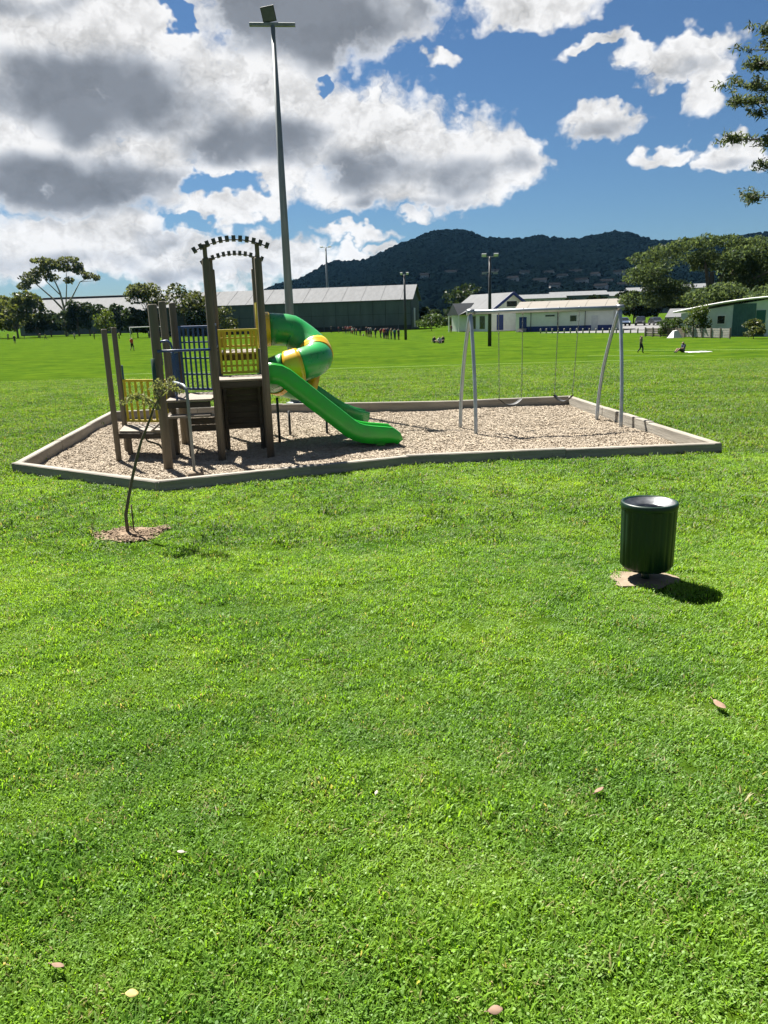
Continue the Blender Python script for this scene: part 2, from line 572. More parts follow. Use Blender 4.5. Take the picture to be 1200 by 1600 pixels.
# ------------------------------------------------------------------ scatter by geometry nodes (grass, chips, forest)
def scatter(name, pts, rot, scl, protos, label, cat, mat_slot=None):
    n = len(pts)
    me = bpy.data.meshes.new(name)
    me.vertices.add(n)
    me.vertices.foreach_set('co', np.asarray(pts, np.float32).ravel())
    a = me.attributes.new('rot', 'FLOAT_VECTOR', 'POINT')
    a.data.foreach_set('vector', np.asarray(rot, np.float32).ravel())
    a = me.attributes.new('scl', 'FLOAT_VECTOR', 'POINT')
    a.data.foreach_set('vector', np.asarray(scl, np.float32).ravel())
    a = me.attributes.new('idx', 'INT', 'POINT')
    a.data.foreach_set('value', RNG.integers(0, len(protos), n).astype(np.int32))
    o = link(name, me)
    ng = bpy.data.node_groups.new(name, 'GeometryNodeTree')
    ng.interface.new_socket('Geometry', in_out='INPUT', socket_type='NodeSocketGeometry')
    ng.interface.new_socket('Geometry', in_out='OUTPUT', socket_type='NodeSocketGeometry')
    gi, go = ng.nodes.new('NodeGroupInput'), ng.nodes.new('NodeGroupOutput')
    g2i = ng.nodes.new('GeometryNodeGeometryToInstance')
    for pm in protos:
        po = bpy.data.objects.new(name + '_source', pm)
        oi = ng.nodes.new('GeometryNodeObjectInfo')
        oi.inputs['Object'].default_value = po
        oi.inputs['As Instance'].default_value = False
        ng.links.new(oi.outputs['Geometry'], g2i.inputs[0])
    iop = ng.nodes.new('GeometryNodeInstanceOnPoints')
    ng.links.new(gi.outputs[0], iop.inputs['Points'])
    ng.links.new(g2i.outputs[0], iop.inputs['Instance'])
    iop.inputs['Pick Instance'].default_value = True

    def attr(nm, t):
        q = ng.nodes.new('GeometryNodeInputNamedAttribute')
        q.data_type = t
        q.inputs['Name'].default_value = nm
        return [x for x in q.outputs if x.enabled and x.name == 'Attribute'][0]
    ng.links.new(attr('idx', 'INT'), iop.inputs['Instance Index'])
    e2r = ng.nodes.new('FunctionNodeEulerToRotation')
    ng.links.new(attr('rot', 'FLOAT_VECTOR'), e2r.inputs[0])
    ng.links.new(e2r.outputs[0], iop.inputs['Rotation'])
    ng.links.new(attr('scl', 'FLOAT_VECTOR'), iop.inputs['Scale'])
    ng.links.new(iop.outputs[0], go.inputs[0])
    md = o.modifiers.new('scatter', 'NODES')
    md.node_group = ng
    return tag(o, label, cat, kind='stuff')


def in_poly(P, poly):
    x, y = P[:, 0], P[:, 1]
    ins = np.zeros(len(P), bool)
    n = len(poly)
    for i in range(n):
        x0, y0 = poly[i]
        x1, y1 = poly[(i + 1) % n]
        if y0 == y1:
            continue
        c = ((y0 > y) != (y1 > y)) & (x < (x1 - x0) * (y - y0) / (y1 - y0) + x0)
        ins ^= c
    return ins


def grow(poly, d):
    """offset a convex-ish polygon outwards (counter-clockwise order)"""
    out = []
    n = len(poly)
    for i in range(n):
        a, b, c = Vector(poly[i - 1]), Vector(poly[i]), Vector(poly[(i + 1) % n])
        e1, e2 = (b - a).normalized(), (c - b).normalized()
        n1, n2 = Vector((e1.y, -e1.x)), Vector((e2.y, -e2.x))
        q = (n1 + n2)
        q = q / max(q.length_squared, .3) * 2
        out.append(tuple(b + q * d))
    return out


# ------------------------------------------------------------------ ground
ys = [-60, -20, 0, 6, 12, 18, 24] + list(range(26, 56, 2)) + [58, 70, 110, 200, 400, 900, 2000, 3000]
xs = [-3000, -1200, -300, -100, -40, -15, 15, 40, 100, 300, 1200, 3000]
# outline of the playground bed, counter-clockwise
BED = [(-5.98, 12.42), (-3.14, 10.55), (-1.05, 11.38), (.43, 11.95), (5.40, 12.24), (4.86, 19.81), (2.02, 19.50), (-2.60, 20.05), (-6.80, 19.50)]
b = MB()
hole = lambda i, j: -15 <= xs[i] < 15 and 6 <= ys[j] < 24
b.add([(x, y, gz(y)) for y in ys for x in xs], [(j * len(xs) + i, j * len(xs) + i + 1, (j + 1) * len(xs) + i + 1, (j + 1) * len(xs) + i) for j in range(len(ys) - 1) for i in range(len(xs) - 1) if not hole(i, j)], True)
rim = [(-15, 6), (15, 6), (15, 12), (15, 18), (15, 24), (-15, 24), (-15, 18), (-15, 12)]
vs = [Vector(p) for p in rim] + [Vector(p) for p in BED]
r = delaunay_2d_cdt(vs, [(i, (i + 1) % 8) for i in range(8)] + [(8 + i, 8 + (i + 1) % len(BED)) for i in range(len(BED))], [], 0, 1e-4)
cen = np.array([[sum(r[0][i].x for i in f) / 3, sum(r[0][i].y for i in f) / 3] for f in r[2]])
keep = ~in_poly(cen, BED)
b.add([(p.x, p.y, 0) for p in r[0]], [tuple(f) for f, k in zip(r[2], keep) if k], True)
tag(b.build('grass_field', M['field']), 'wide mown green playing field and lawn reaching the far buildings', 'field', kind='structure')



def fill_mesh(poly, step, hfun, noise_amp=.02):
    inner = grow(poly, -.01)
    n = len(inner)
    P = np.array(inner)
    gx = np.arange(P[:, 0].min(), P[:, 0].max(), step)
    gy = np.arange(P[:, 1].min(), P[:, 1].max(), step)
    g = np.stack(np.meshgrid(gx, gy), -1).reshape(-1, 2) + RNG.uniform(-.2, .2, (len(gx) * len(gy), 2)) * step
    g = g[in_poly(g, grow(inner, -step * .4))]
    vs = [Vector(p) for p in inner] + [Vector(p) for p in g]
    r = delaunay_2d_cdt(vs, [(i, (i + 1) % n) for i in range(n)], [], 1, 1e-4)
    b = MB()
    b.add([(p.x, p.y, hfun(p.x, p.y)) for p in r[0]], [tuple(f) for f in r[2]], True)
    return b


def bark_h(x, y):
    h = -.070 + .040 * noise.noise(Vector((x * .7, y * .7, 3))) + .016 * noise.noise(Vector((x * 4, y * 4, 9)))
    for cx, cy in ((2.7, 15.9), (3.9, 16.2)):       # hollows scuffed under the swings
        q = (x - cx) ** 2 / .5 + (y - cy) ** 2 / .35
        h -= .05 * math.exp(-q)
    return h


tag(fill_mesh(BED, .16, bark_h).build('bark_bed', M['bark']), 'bed of pale brown bark chips filling the playground', 'bark bed', kind='structure')


def chip_proto(seed, m='chip'):
    rr = random.Random(seed)
    b = MB()
    for _ in range(9):
        x, y, z = rr.uniform(-.09, .09), rr.uniform(-.09, .09), rr.uniform(0, .014)
        l, w = rr.uniform(.018, .045), rr.uniform(.007, .016)
        rot = Matrix.Rotation(rr.uniform(0, 6.28), 3, 'Z') @ Matrix.Rotation(rr.uniform(-.5, .5), 3, 'Y') @ Matrix.Rotation(rr.uniform(-.4, .4), 3, 'X')
        b.box((x, y, z + .006), (l * 2, w * 2, .008), rot)
    return b.mesh('chip_cluster', M[m])


CH = [chip_proto(i) for i in range(5)]
n = 30000
P = np.stack([RNG.uniform(-6.9, 5.5, n), RNG.uniform(10.5, 20.1, n)], 1)
P = P[in_poly(P, grow(BED, -.06))]
Z = np.array([bark_h(x, y) for x, y in P])
rot = np.zeros((len(P), 3))
rot[:, 2] = RNG.uniform(0, 6.28, len(P))
scatter('bark_chips', np.column_stack([P, Z]), rot, np.repeat(RNG.uniform(.40, .72, (len(P), 1)), 3, 1), CH, 'loose bark chips strewn over the playground bed', 'bark chips')

# mulch ring of the sapling and the worn patch under the bin
SAP = (-2.89, 8.34)
BIN = (2.26, 6.33)


def ring(c, rx, ry, n, seed, wob=.12, ang=0):
    out = []
    for k in range(n):
        a = 2 * math.pi * k / n
        q = 1 + wob * noise.noise(Vector((math.cos(a) * 1.5 + seed, math.sin(a) * 1.5, seed)))
        x, y = rx * q * math.cos(a), ry * q * math.sin(a)
        out.append((c[0] + x * math.cos(ang) - y * math.sin(ang), c[1] + x * math.sin(ang) + y * math.cos(ang)))
    return out


MULCH = ring((SAP[0] + .06, SAP[1] - .02), .45, .30, 28, 3, .5, .2)
PAD = ring((BIN[0] - .04, BIN[1] - .01), .30, .25, 26, 8, .5)
tag(fill_mesh(MULCH, .05, lambda x, y: .012 + .02 * max(0, 1 - math.hypot(x - SAP[0], y - SAP[1]) / .4) + .012 * noise.noise(Vector((x * 12, y * 12, 0)))).build('mulch_ring', M['mulch']),
    'round patch of brown mulch around the sapling', 'mulch', kind='structure')
tag(fill_mesh(PAD, .05, lambda x, y: .012 + .008 * noise.noise(Vector((x * 9, y * 9, 4)))).build('bare_patch', M['soil']),
    'pale worn patch of bare ground under the bin', 'bare ground', kind='structure')
n = 260
P = np.stack([RNG.uniform(-.5, .5, n) + SAP[0], RNG.uniform(-.4, .4, n) + SAP[1]], 1)
P = P[in_poly(P, grow(MULCH, -.03))]
rot = np.zeros((len(P), 3))
rot[:, 2] = RNG.uniform(0, 6.28, len(P))
scatter('mulch_chips', np.column_stack([P, np.full(len(P), .016)]), rot, np.repeat(RNG.uniform(.4, .8, (len(P), 1)), 3, 1), [chip_proto(i + 9, 'mulch') for i in range(3)], 'bark chips lying on the mulch around the sapling', 'mulch chips')


# ------------------------------------------------------------------ lawn
def tuft(seed, nb, nc, rad, h0, h1, w, m='blade'):
    rr = random.Random(seed)
    b = MB()
    for _ in range(nb):
        a, q = rr.uniform(0, 6.283), rad * math.sqrt(rr.random())
        x, y = q * math.cos(a), q * math.sin(a)
        h = rr.uniform(h0, h1)
        la = rr.uniform(0, 6.283)
        ln = h * rr.uniform(.4, 1.6)
        ww = w * rr.uniform(.7, 1.4)
        sx, sy = -math.sin(la) * ww / 2, math.cos(la) * ww / 2
        dx, dy = math.cos(la) * ln, math.sin(la) * ln
        b.add([(x - sx, y - sy, 0), (x + sx, y + sy, 0), (x + dx * .45 - sx, y + dy * .45 - sy, h * .7), (x + dx * .45 + sx, y + dy * .45 + sy, h * .7), (x + dx, y + dy, h)],
              [(0, 1, 3, 2), (2, 3, 4)], True)
    for _ in range(nc):
        a, q = rr.uniform(0, 6.283), rad * math.sqrt(rr.random())
        x, y, z = q * math.cos(a), q * math.sin(a), rr.uniform(.5, .9) * h1
        s = rr.uniform(.0030, .0060) * (w / .0046) ** .6
        t = rr.uniform(0, 6.283)
        tl = Matrix.Rotation(rr.uniform(-.6, .6), 3, 'X') @ Matrix.Rotation(rr.uniform(-.6, .6), 3, 'Y')
        b.add([Vector((x, y, z)) + tl @ Vector((s * math.cos(t + k * 1.0472), s * math.sin(t + k * 1.0472), 0)) for k in range(6)], [(0, 1, 2, 3, 4, 5)], False)
    return b.mesh('grass_tuft', M[m])


TN = [tuft(i, 52, 7, .085, .011, .027, .0043) for i in range(6)]
TF = [tuft(i + 20, 34, 10, .14, .016, .040, .0080, 'blade_shaded') for i in range(4)]
BED_O = grow(BED, .10)


def lawn(y0, y1, dens, x_margin):
    hw = .56 * y1 + x_margin
    n = int(dens * (y1 - y0) * 2 * hw)
    P = np.stack([RNG.uniform(-hw, hw, n), RNG.uniform(y0, y1, n)], 1)
    P = P[np.abs(P[:, 0]) < .56 * P[:, 1] + x_margin]
    keep = ~in_poly(P, BED_O) & ~in_poly(P, grow(MULCH, -.03)) & ~in_poly(P, grow(PAD, .015))
    # small thin spots where the ground shows
    return P[keep]


def lay_lawn(name, P, protos, smin, smax, label):
    nn = len(P)
    hh = np.array([noise.noise(Vector((x * 2.3, y * 2.3, 0))) + .6 * noise.noise(Vector((x * 7, y * 7, 5))) for x, y in P])
    s = RNG.uniform(smin, smax, nn) * (1 + .34 * hh)
    rot = np.zeros((nn, 3))
    rot[:, 0] = RNG.normal(0, .12, nn)
    rot[:, 1] = RNG.normal(0, .12, nn)
    rot[:, 2] = RNG.uniform(0, 6.283, nn)
    s = np.maximum(s, smin * .8)
    sc = np.column_stack([s, s, s * (1 + .45 * np.clip(hh, -.6, 1))])
    z = np.array([gz(y) for x, y in P]) - .002
    return scatter(name, np.column_stack([P, z]), rot, sc, protos, label, 'grass')


P = np.concatenate([lawn(.9, 4, 440, 1.6), lawn(4, 7.5, 280, 1.8), lawn(7.5, 12, 150, 2.0)])
lay_lawn('lawn_grass', P, TN, .85, 1.3, 'short green lawn grass and clover in front of the playground')
P = np.concatenate([lawn(7.5, 14, 40, 2.0), lawn(12, 20, 70, 2.5), lawn(20, 28, 36, 3.0), lawn(28, 36, 16, 3.0), lawn(36, 46, 6, 3.0)])
lay_lawn('field_grass_blades', P, TF, .9, 1.35, 'mown grass beside and behind the playground')


# ------------------------------------------------------------------ playground edging
t = thing('playground_border', (0, 0, 0), 'weathered timber edging around the bark bed of the playground', 'border')
nB = len(BED)
for i in range(nB):
    p, q = Vector(BED[i]), Vector(BED[(i + 1) % nB])
    L = (q - p).length
    k = max(1, round(L / 2.6))
    d = (q - p) / L
    for j in range(k):
        a = p + d * (L * j / k + (.004 if j else -.055))
        c = p + d * (L * (j + 1) / k - (.004 if j < k - 1 else -.055))
        dz = random.uniform(-.006, .006)
        o = MB().beam((0, 0, 0), ((c - a).length, 0, 0), .125, .30, .014).build('timber', M['edging'], t)
        o.location = (a.x, a.y, .005 + dz + (.004 if i % 2 else 0))
        o.rotation_euler = (0, random.uniform(-.004, .004), math.atan2(d.y, d.x) + random.uniform(-.004, .004))

# ------------------------------------------------------------------ play structure
AX = R(10)
C1 = Vector((-2.81, 13.32, 0))
ca, sa = math.cos(AX), math.sin(AX)


def L3(x, y, z=0.0):
    """world point -> the structure's own frame"""
    dx, dy = x - C1.x, y - C1.y
    return Vector((dx * ca + dy * sa, -dx * sa + dy * ca, z))


ps = thing('play_structure', C1, 'timber play structure with yellow and blue railings and two green slides', 'playground equipment', AX)
PH = .062


def post(p, h, r=PH, notch=None):
    b = MB()
    n = 12
    b.tube([(p.x, p.y, -.2), (p.x, p.y, h * .5), (p.x, p.y, h - .02), (p.x, p.y, h)], [r, r * .98, r * .96, r * .82], n)
    if notch:
        b.beam((p.x, p.y, h - .01), (p.x, p.y, notch), .07, .085, .01, upv=Vector((0, 1, 0)))
    o = b.build('post', M['post'], ps)
    return o


def deck(x0, x1, y0, y1, z, nb, along_x=True):
    """planks laid side by side with a bearer under them"""
    for k in range(nb):
        g = .006
        if along_x:
            w = (y1 - y0) / nb
            yy = y0 + w * (k + .5)
            b = MB().beam((x0, yy, z - .02), (x1, yy, z - .02), w - g, .038, .006)
        else:
            w = (x1 - x0) / nb
            xx = x0 + w * (k + .5)
            b = MB().beam((xx, y0, z - .02), (xx, y1, z - .02), w - g, .038, .006)
        b.build('deck_plank', M['deck'], ps)
    for yy in (y0 + .03, y1 - .03):
        MB().beam((x0 + .01, yy, z - .095), (x1 - .01, yy, z - .095), .045, .105, .006).build('bearer', M['board'], ps)


TW = .85
RD = 2.9
MD = 1.12
for w, d in ((0, 0), (TW, 0), (0, RD), (TW, RD)):
    post(Vector((w, d, 0)), 3.30, .066, 3.52)
for w in (.02, TW - .02):
    post(Vector((w, MD, 0)), 1.78)
deck(-.02, TW + .02, .07, MD + .05, 1.31, 8)
deck(-.02, TW + .02, MD + .12, RD - .06, 1.72, 11)
# arched roof hoops of black slats
for d in (0.0, RD):
    cxm, half, rise, z0 = TW / 2, .60, .145, 3.44
    pts = []
    for k in range(25):
        s_ = -1 + 2 * k / 24
        pts.append((cxm + half * s_, d, z0 + rise * (1 - s_ * s_) + .055 * s_ * 0.5))
    rb = MB()
    rb.tube(pts, .011, 6)
    rail = rb.build('roof_hoop', M['slat'], ps)
    for k in range(12):
        s_ = -1 + 2 * (k + .0) / 11
        x = cxm + half * s_ * .985
        z = z0 + rise * (1 - s_ * s_) + .0275 * s_
        ang = math.atan2(-2 * rise * s_ / half + .045, 1)
        rot = Matrix.Rotation(-ang, 3, 'Y')
        MB().box((x, d, z + .018), (.064, .26, .076), rot).build('roof_slat', M['slat'], rail)


def slat_panel(name, m, p0, p1, z0, z1, ns, wslat=.040, horiz=(), frame_w=.045, thick=.022):
    """a railing panel between two ground points: frame, upright slats, cross rails"""
    p0, p1 = Vector((p0.x, p0.y, 0)), Vector((p1.x, p1.y, 0))
    d = (p1 - p0)
    L = d.length
    d.normalize()
    nv = Vector((-d.y, d.x, 0))
    b = MB()
    b.beam(p0 + Vector((0, 0, z1)), p1 + Vector((0, 0, z1)), thick + .006, frame_w, .006)
    b.beam(p0 + Vector((0, 0, z0)), p1 + Vector((0, 0, z0)), thick + .006, frame_w, .006)
    for q in (p0 + d * frame_w / 2, p1 - d * frame_w / 2):
        b.beam(q + Vector((0, 0, z0)), q + Vector((0, 0, z1)), frame_w, thick + .004, .006, upv=nv)
    fr = b.build(name, m, ps)
    for k in range(ns):
        q = p0 + d * (L * (k + 1) / (ns + 1))
        MB().beam(q + Vector((0, 0, z0)), q + Vector((0, 0, z1)), wslat, thick, .005, upv=nv).build('slat', m, fr)
    for z in horiz:
        q0, q1 = p0 + nv * .019, p1 + nv * .019
        MB().beam(q0 + Vector((0, 0, z)), q1 + Vector((0, 0, z)), .014, .030, .003).build('cross_rail', m, fr)
    return fr


slat_panel('railing', M['yellow'], Vector((.07, MD, 0)), Vector((TW - .07, MD, 0)), 1.36, 2.12, 6, .042, (1.98, 1.48))['label'] = 'yellow slatted railing on the higher deck'
# yellow rear rail of the upper deck
slat_panel('railing', M['yellow'], Vector((.07, RD, 0)), Vector((TW - .07, RD, 0)), 1.78, 2.10, 6, .035)
# blue side railing of the upper deck
slat_panel('railing', M['blue'], Vector((0, MD + .12, 0)), Vector((0, RD - .08, 0)), 1.80, 2.22, 9, .03, (2.0,))
# plank wall under the deck
for k in range(8):
    z = .36 + .106 * k
    MB().beam((.08, MD + .01, z), (TW - .08, MD + .01, z), .03, .1045, .009).build('wall_plank', M['board'], ps)
# short posts that hold the plank wall
for w in (.11, TW - .11):
    MB().beam((w, MD - .05, -.2), (w, MD - .05, 1.2), .06, .06, .008, upv=Vector((0, 1, 0))).build('wall_stud', M['board'], ps)

# left wing posts (world places)
A1, A2 = L3(-4.68, 13.50), L3(-4.86, 14.55)
B1, B2, B3 = L3(-3.52, 12.45), L3(-3.78, 14.0), L3(-3.94, 15.3)
post(A1, 2.22, .05)
post(A2, 2.24, .05)
post(B1, 2.58, .075)
post(B2, 2.66, .068)
post(B3, 2.66, .068)
MB().beam((A2.x + .07, A2.y, .6), (A2.x + .07, A2.y, 1.55), .03, .05, .006, upv=Vector((0, 1, 0))).build('grip_bar', M['blue'], ps)
# low deck between the outer posts
lowd = [L3(-4.66, 13.62), L3(-3.78, 13.42), L3(-3.86, 14.32), L3(-4.84, 14.50)]
nb = 6
for k in range(nb):
    f0, f1 = (k + .04) / nb, (k + .96) / nb
    q = [lowd[0].lerp(lowd[3], f0), lowd[1].lerp(lowd[2], f0), lowd[1].lerp(lowd[2], f1), lowd[0].lerp(lowd[3], f1)]
    MB().prism([(p.x, p.y) for p in q], .415, .452).build('deck_plank', M['deck'], ps)
for i, j in ((0, 1), (3, 2)):
    p, q = lowd[i], lowd[j]
    MB().beam((p.x, p.y, .365), (q.x, q.y, .365), .045, .095, .006).build('bearer', M['board'], ps)
for p in (lowd[0].lerp(lowd[3], .55), ):
    MB().beam((p.x + .09, p.y, -.2), (p.x + .09, p.y, .33), .09, .09, .01, upv=Vector((0, 1, 0))).build('stub_post', M['post'], ps)
slat_panel('railing', M['yellow'], A2 + Vector((.06, -.02, 0)), B2 + Vector((-.09, .26, 0)), .52, 1.27, 6, .05)['label'] = 'yellow slatted railing on the low deck'
# thin green rung frame under the low deck
p, q = L3(-4.42, 14.3), L3(-4.15, 14.2)
MB().tube([(p.x, p.y, .42), (p.x, p.y, .22), (p.x + .04, p.y - .03, .16), (q.x, q.y, .10), (q.x + .1, q.y, -.06)], .018, 8).build('foot_rail', M['dgreen'], ps)
# middle deck, step and riser
m0, m1 = L3(-3.70, 13.32), L3(-2.93, 13.40)
m2, m3 = L3(-3.02, 14.75), L3(-3.86, 14.75)
nb = 7
for k in range(nb):
    f0, f1 = (k + .03) / nb, (k + .97) / nb
    q = [m0.lerp(m3, f0), m1.lerp(m2, f0), m1.lerp(m2, f1), m0.lerp(m3, f1)]
    MB().prism([(p.x, p.y) for p in q], .955, .993).build('deck_plank', M['deck'], ps)
MB().beam((m0.x + .02, m0.y + .03, .90), (m1.x - .02, m1.y + .03, .90), .045, .10, .006).build('bearer', M['board'], ps)
s0, s1 = L3(-3.66, 13.14), L3(-2.93, 13.22)
MB().prism([(s0.x, s0.y), (s1.x, s1.y), (s1.x + .02, s1.y + .30), (s0.x + .02, s0.y + .30)], .70, .738).build('step', M['deck'], ps)
s2, s3 = L3(-3.42, 13.75), L3(-2.98, 13.80)
for k in range(2):
    MB().beam((s2.x, s2.y, .44 + .125 * k), (s3.x, s3.y, .44 + .125 * k), .04, .118, .008).build('riser_board', M['board'], ps)
MB().beam((s2.x - .02, s2.y, -.2), (s2.x - .02, s2.y, .95), .08, .08, .01, upv=Vector((0, 1, 0))).build('stub_post', M['post'], ps)
# sloping ramp board up from the low deck
r0_, r1_ = L3(-4.02, 13.45), L3(-3.70, 13.50)
MB().beam((r0_.x, r0_.y, .47), (r1_.x, r1_.y, .74), .34, .035, .006).build('ramp_board', M['deck'], ps)
MB().beam((r1_.x - .03, r1_.y - .05, -.2), (r1_.x - .03, r1_.y - .05, .72), .13, .05, .008, upv=Vector((0, 1, 0))).build('stub_post', M['post'], ps)
# blue railing behind the middle deck
slat_panel('railing', M['blue'], B3 + Vector((.09, -.28, 0)), L3(-3.08, 14.72), 1.04, 2.20, 6, .040, (1.32, 1.62, 1.92))['label'] = 'tall dark blue slatted railing behind the middle deck'
slat_panel('railing', M['blue'], B2 + Vector((.05, .08, 0)), B3 + Vector((.02, -.10, 0)), 1.02, 1.75, 5, .034)
# blue hand bars
p, q = L3(-3.52, 12.45), L3(-2.83, 13.40)
MB().tube([(p.x + .02, p.y - .075, 1.86), (q.x, q.y - .07, 1.83)], .021, 10).build('hand_bar', M['blue'], ps)
hp = [L3(-3.66, 13.2, 1.60), L3(-3.67, 13.2, 1.95), L3(-3.64, 13.2, 1.99), L3(-3.54, 13.2, 2.0), L3(-3.49, 13.2, 1.96), L3(-3.465, 13.2, 1.86), L3(-3.46, 13.2, 1.60), L3(-3.47, 13.2, 1.0)]
MB().tube(hp, .019, 10).build('grab_hoop', M['blue'], ps)
MB().tube([L3(-3.56, 12.32, .95), L3(-3.56, 12.32, 1.75)], .03, 8).build('side_pipe', M['dgreen'], ps)
# fire pole
fp = [L3(-2.99, 12.0, -.15), L3(-2.99, 12.0, 1.22), L3(-3.01, 12.03, 1.30), L3(-3.06, 12.1, 1.34), L3(-3.25, 12.5, 1.345), L3(-3.42, 12.9, 1.33), L3(-3.5, 13.3, 1.30)]
MB().tube(fp, .024, 10).build('fire_pole', M['polesteel'], ps)
MB().lathe([(.0, .075), (.10, .07), (.13, .05), (.13, .0)], 16, L3(-2.97, 11.98, -.07)).build('pole_foot', M['soil'], ps)

# open slide
SW = TW + .03
path = [(SW, .55, 1.335), (SW + .12, .55, 1.335), (SW + .22, .55, 1.315), (SW + .32, .55, 1.26)]
for k in range(1, 9):
    path.append((SW + .32 + 1.10 * k / 8, .55, 1.26 - .945 * k / 8))
path += [(SW + 1.54, .55, .235), (SW + 1.68, .55, .185), (SW + 1.86, .55, .160), (SW + 2.06, .55, .152), (SW + 2.22, .55, .140), (SW + 2.32, .55, .10), (SW + 2.38, .55, .03)]


def slide_prof(f):
    wh = .185 if f < .75 else .185 - .07 * (f - .75) / .25
    if f > .9:
        wh *= 1 - .55 * (f - .9) / .1
    sk = .15 if f < .85 else .15 - .06 * (f - .85) / .15
    hw = .27 + (.02 * (f - .7) / .3 if f > .7 else 0)
    L = [(-hw - .005, -sk), (-hw - .01, 0), (-hw - .012, wh - .03), (-hw - .002, wh - .004), (-hw + .02, wh), (-hw + .038, wh - .012), (-hw + .05, wh * .5), (-hw + .085, .035), (-hw + .14, .006), (0, 0)]
    return L + [(-x, z) for x, z in L[-2::-1]]


sm = MB().sweep(slide_prof, path)
sd = sm.build('slide', M['slide'], ps)
sd.data.set_sharp_from_angle(angle=R(32))
md = sd.modifiers.new('thick', 'SOLIDIFY')
md.thickness = .012
md.offset = 0
# foot block and the platform bracket of the slide
b = MB()
b.box((SW + 2.03, .55, .0), (.16, .30, .26))
b.build('slide_foot', M['slide'], sd)
MB().beam((TW + .075, .30, 1.20), (TW + .075, .30, 1.50), .10, .03, .006, upv=Vector((0, 1, 0))).build('bracket', M['darksteel'], sd)
MB().beam((TW + .075, .80, 1.20), (TW + .075, .80, 1.50), .10, .03, .006, upv=Vector((0, 1, 0))).build('bracket', M['darksteel'], sd)

# spiral tube slide from the upper deck
TR, HR = .30, .44
E0 = Vector((TW - .02, 2.32, 2.10))
ctr = E0 + Vector((.66, -HR, 0))
zt = [(0, 2.05), (45, 1.80), (90, 1.56), (135, 1.48), (180, 1.41), (225, 1.32), (270, 1.22), (315, 1.12), (360, 1.00)]


def helix(th):
    for (a, za), (b_, zb) in zip(zt, zt[1:]):
        if a <= th <= b_:
            z = za + (zb - za) * (th - a) / (b_ - a)
            break
    a = R(90 - th)
    return Vector((ctr.x + HR * math.cos(a), ctr.y + HR * math.sin(a), z))


def arc(t0, t1, n=12):
    return [helix(t0 + (t1 - t0) * k / n) for k in range(n + 1)]


ent = [E0 + Vector((x, 0, 0)) for x in (-.02, .06, .14, .22)]
exit_pts = [helix(360) + Vector((x, 0, z)) for x, z in ((0, 0), (.22, -.05), (.42, -.12), (.62, -.23), (.84, -.37), (1.06, -.48), (1.28, -.55), (1.50, -.58))]


def trough(f):
    op = .62 - .17 * f      # how far the wall climbs round
    n = 14
    a0 = -math.pi / 2 - math.pi * op
    return [(TR * math.cos(a0 + 2 * math.pi * op * k / n), TR * math.sin(a0 + 2 * math.pi * op * k / n)) for k in range(n + 1)]


tb = MB().sweep(trough, exit_pts[1:]).build('tube_slide', M['gplastic'], ps)
md = tb.modifiers.new('thick', 'SOLIDIFY')
md.thickness = .014


def collar(pts, r=TR + .018, m='yplastic', nm='collar'):
    b = MB().tube(pts, [r] * len(pts), 28, caps=False)
    o = b.build(nm, M[m], tb)
    md = o.modifiers.new('thick', 'SOLIDIFY')
    md.thickness = .016
    md.offset = -1
    return o


def flange(p, d, r=TR + .03, m='yplastic'):
    d = Vector(d).normalized()
    o = MB().tube([p - d * .013, p + d * .013], r, 28).build('flange', M[m], tb)
    return o


collar(ent)
flange(ent[-1], (1, 0, 0))
collar([ent[-1], E0 + Vector((.40, 0, -.01)), E0 + Vector((.55, 0, -.025))] + arc(0, 66), TR, 'gplastic', 'tube_section')
collar(arc(66, 92, 5))
flange(helix(66), helix(68) - helix(64))
flange(helix(92), helix(94) - helix(90), TR + .028)
collar(arc(92, 172), TR, 'gplastic', 'tube_section')
collar(arc(172, 200, 5))
flange(helix(172), helix(174) - helix(170), TR + .024)
collar(arc(200, 292), TR, 'gplastic', 'tube_section')
collar(arc(292, 322, 5))
collar(arc(322, 360, 6) + exit_pts[1:2], TR, 'gplastic', 'tube_section')
collar(exit_pts[1:3], TR + .012)
# entry panel: yellow plate with a round opening
b = MB()
n = 32
circ = [(2.32 + (TR + .01) * math.cos(2 * math.pi * k / n), 2.10 + (TR + .01) * math.sin(2 * math.pi * k / n)) for k in range(n)]
rect = []
for k in range(n):
    c_, s_ = math.cos(2 * math.pi * k / n), math.sin(2 * math.pi * k / n)
    q = max(abs(c_) / .50, abs(s_) / .46)
    rect.append((2.32 + c_ / q, 2.10 + s_ / q * 1.0 + .06))
for x in (TW - .045, TW - .02):
    b.add([(x, y, z) for y, z in circ] + [(x, y, z) for y, z in rect], [(k, (k + 1) % n, n + (k + 1) % n, n + k) for k in range(n)])
b.add([(x, y, z) for x in (TW - .045, TW - .02) for y, z in rect], [(k, (k + 1) % n, n + (k + 1) % n, n + k) for k in range(n)])
b.build('entry_panel', M['yellow'], tb)
for p, z in ((helix(338) + Vector((.02, .1, 0)), .45), (exit_pts[3] + Vector((0, .02, 0)), .30), (helix(245) + Vector((0, 0, 0)), .80)):
    MB().tube([(p.x, p.y, -.2), (p.x, p.y, z)], .026, 10).build('support_leg', M['darksteel'], tb)

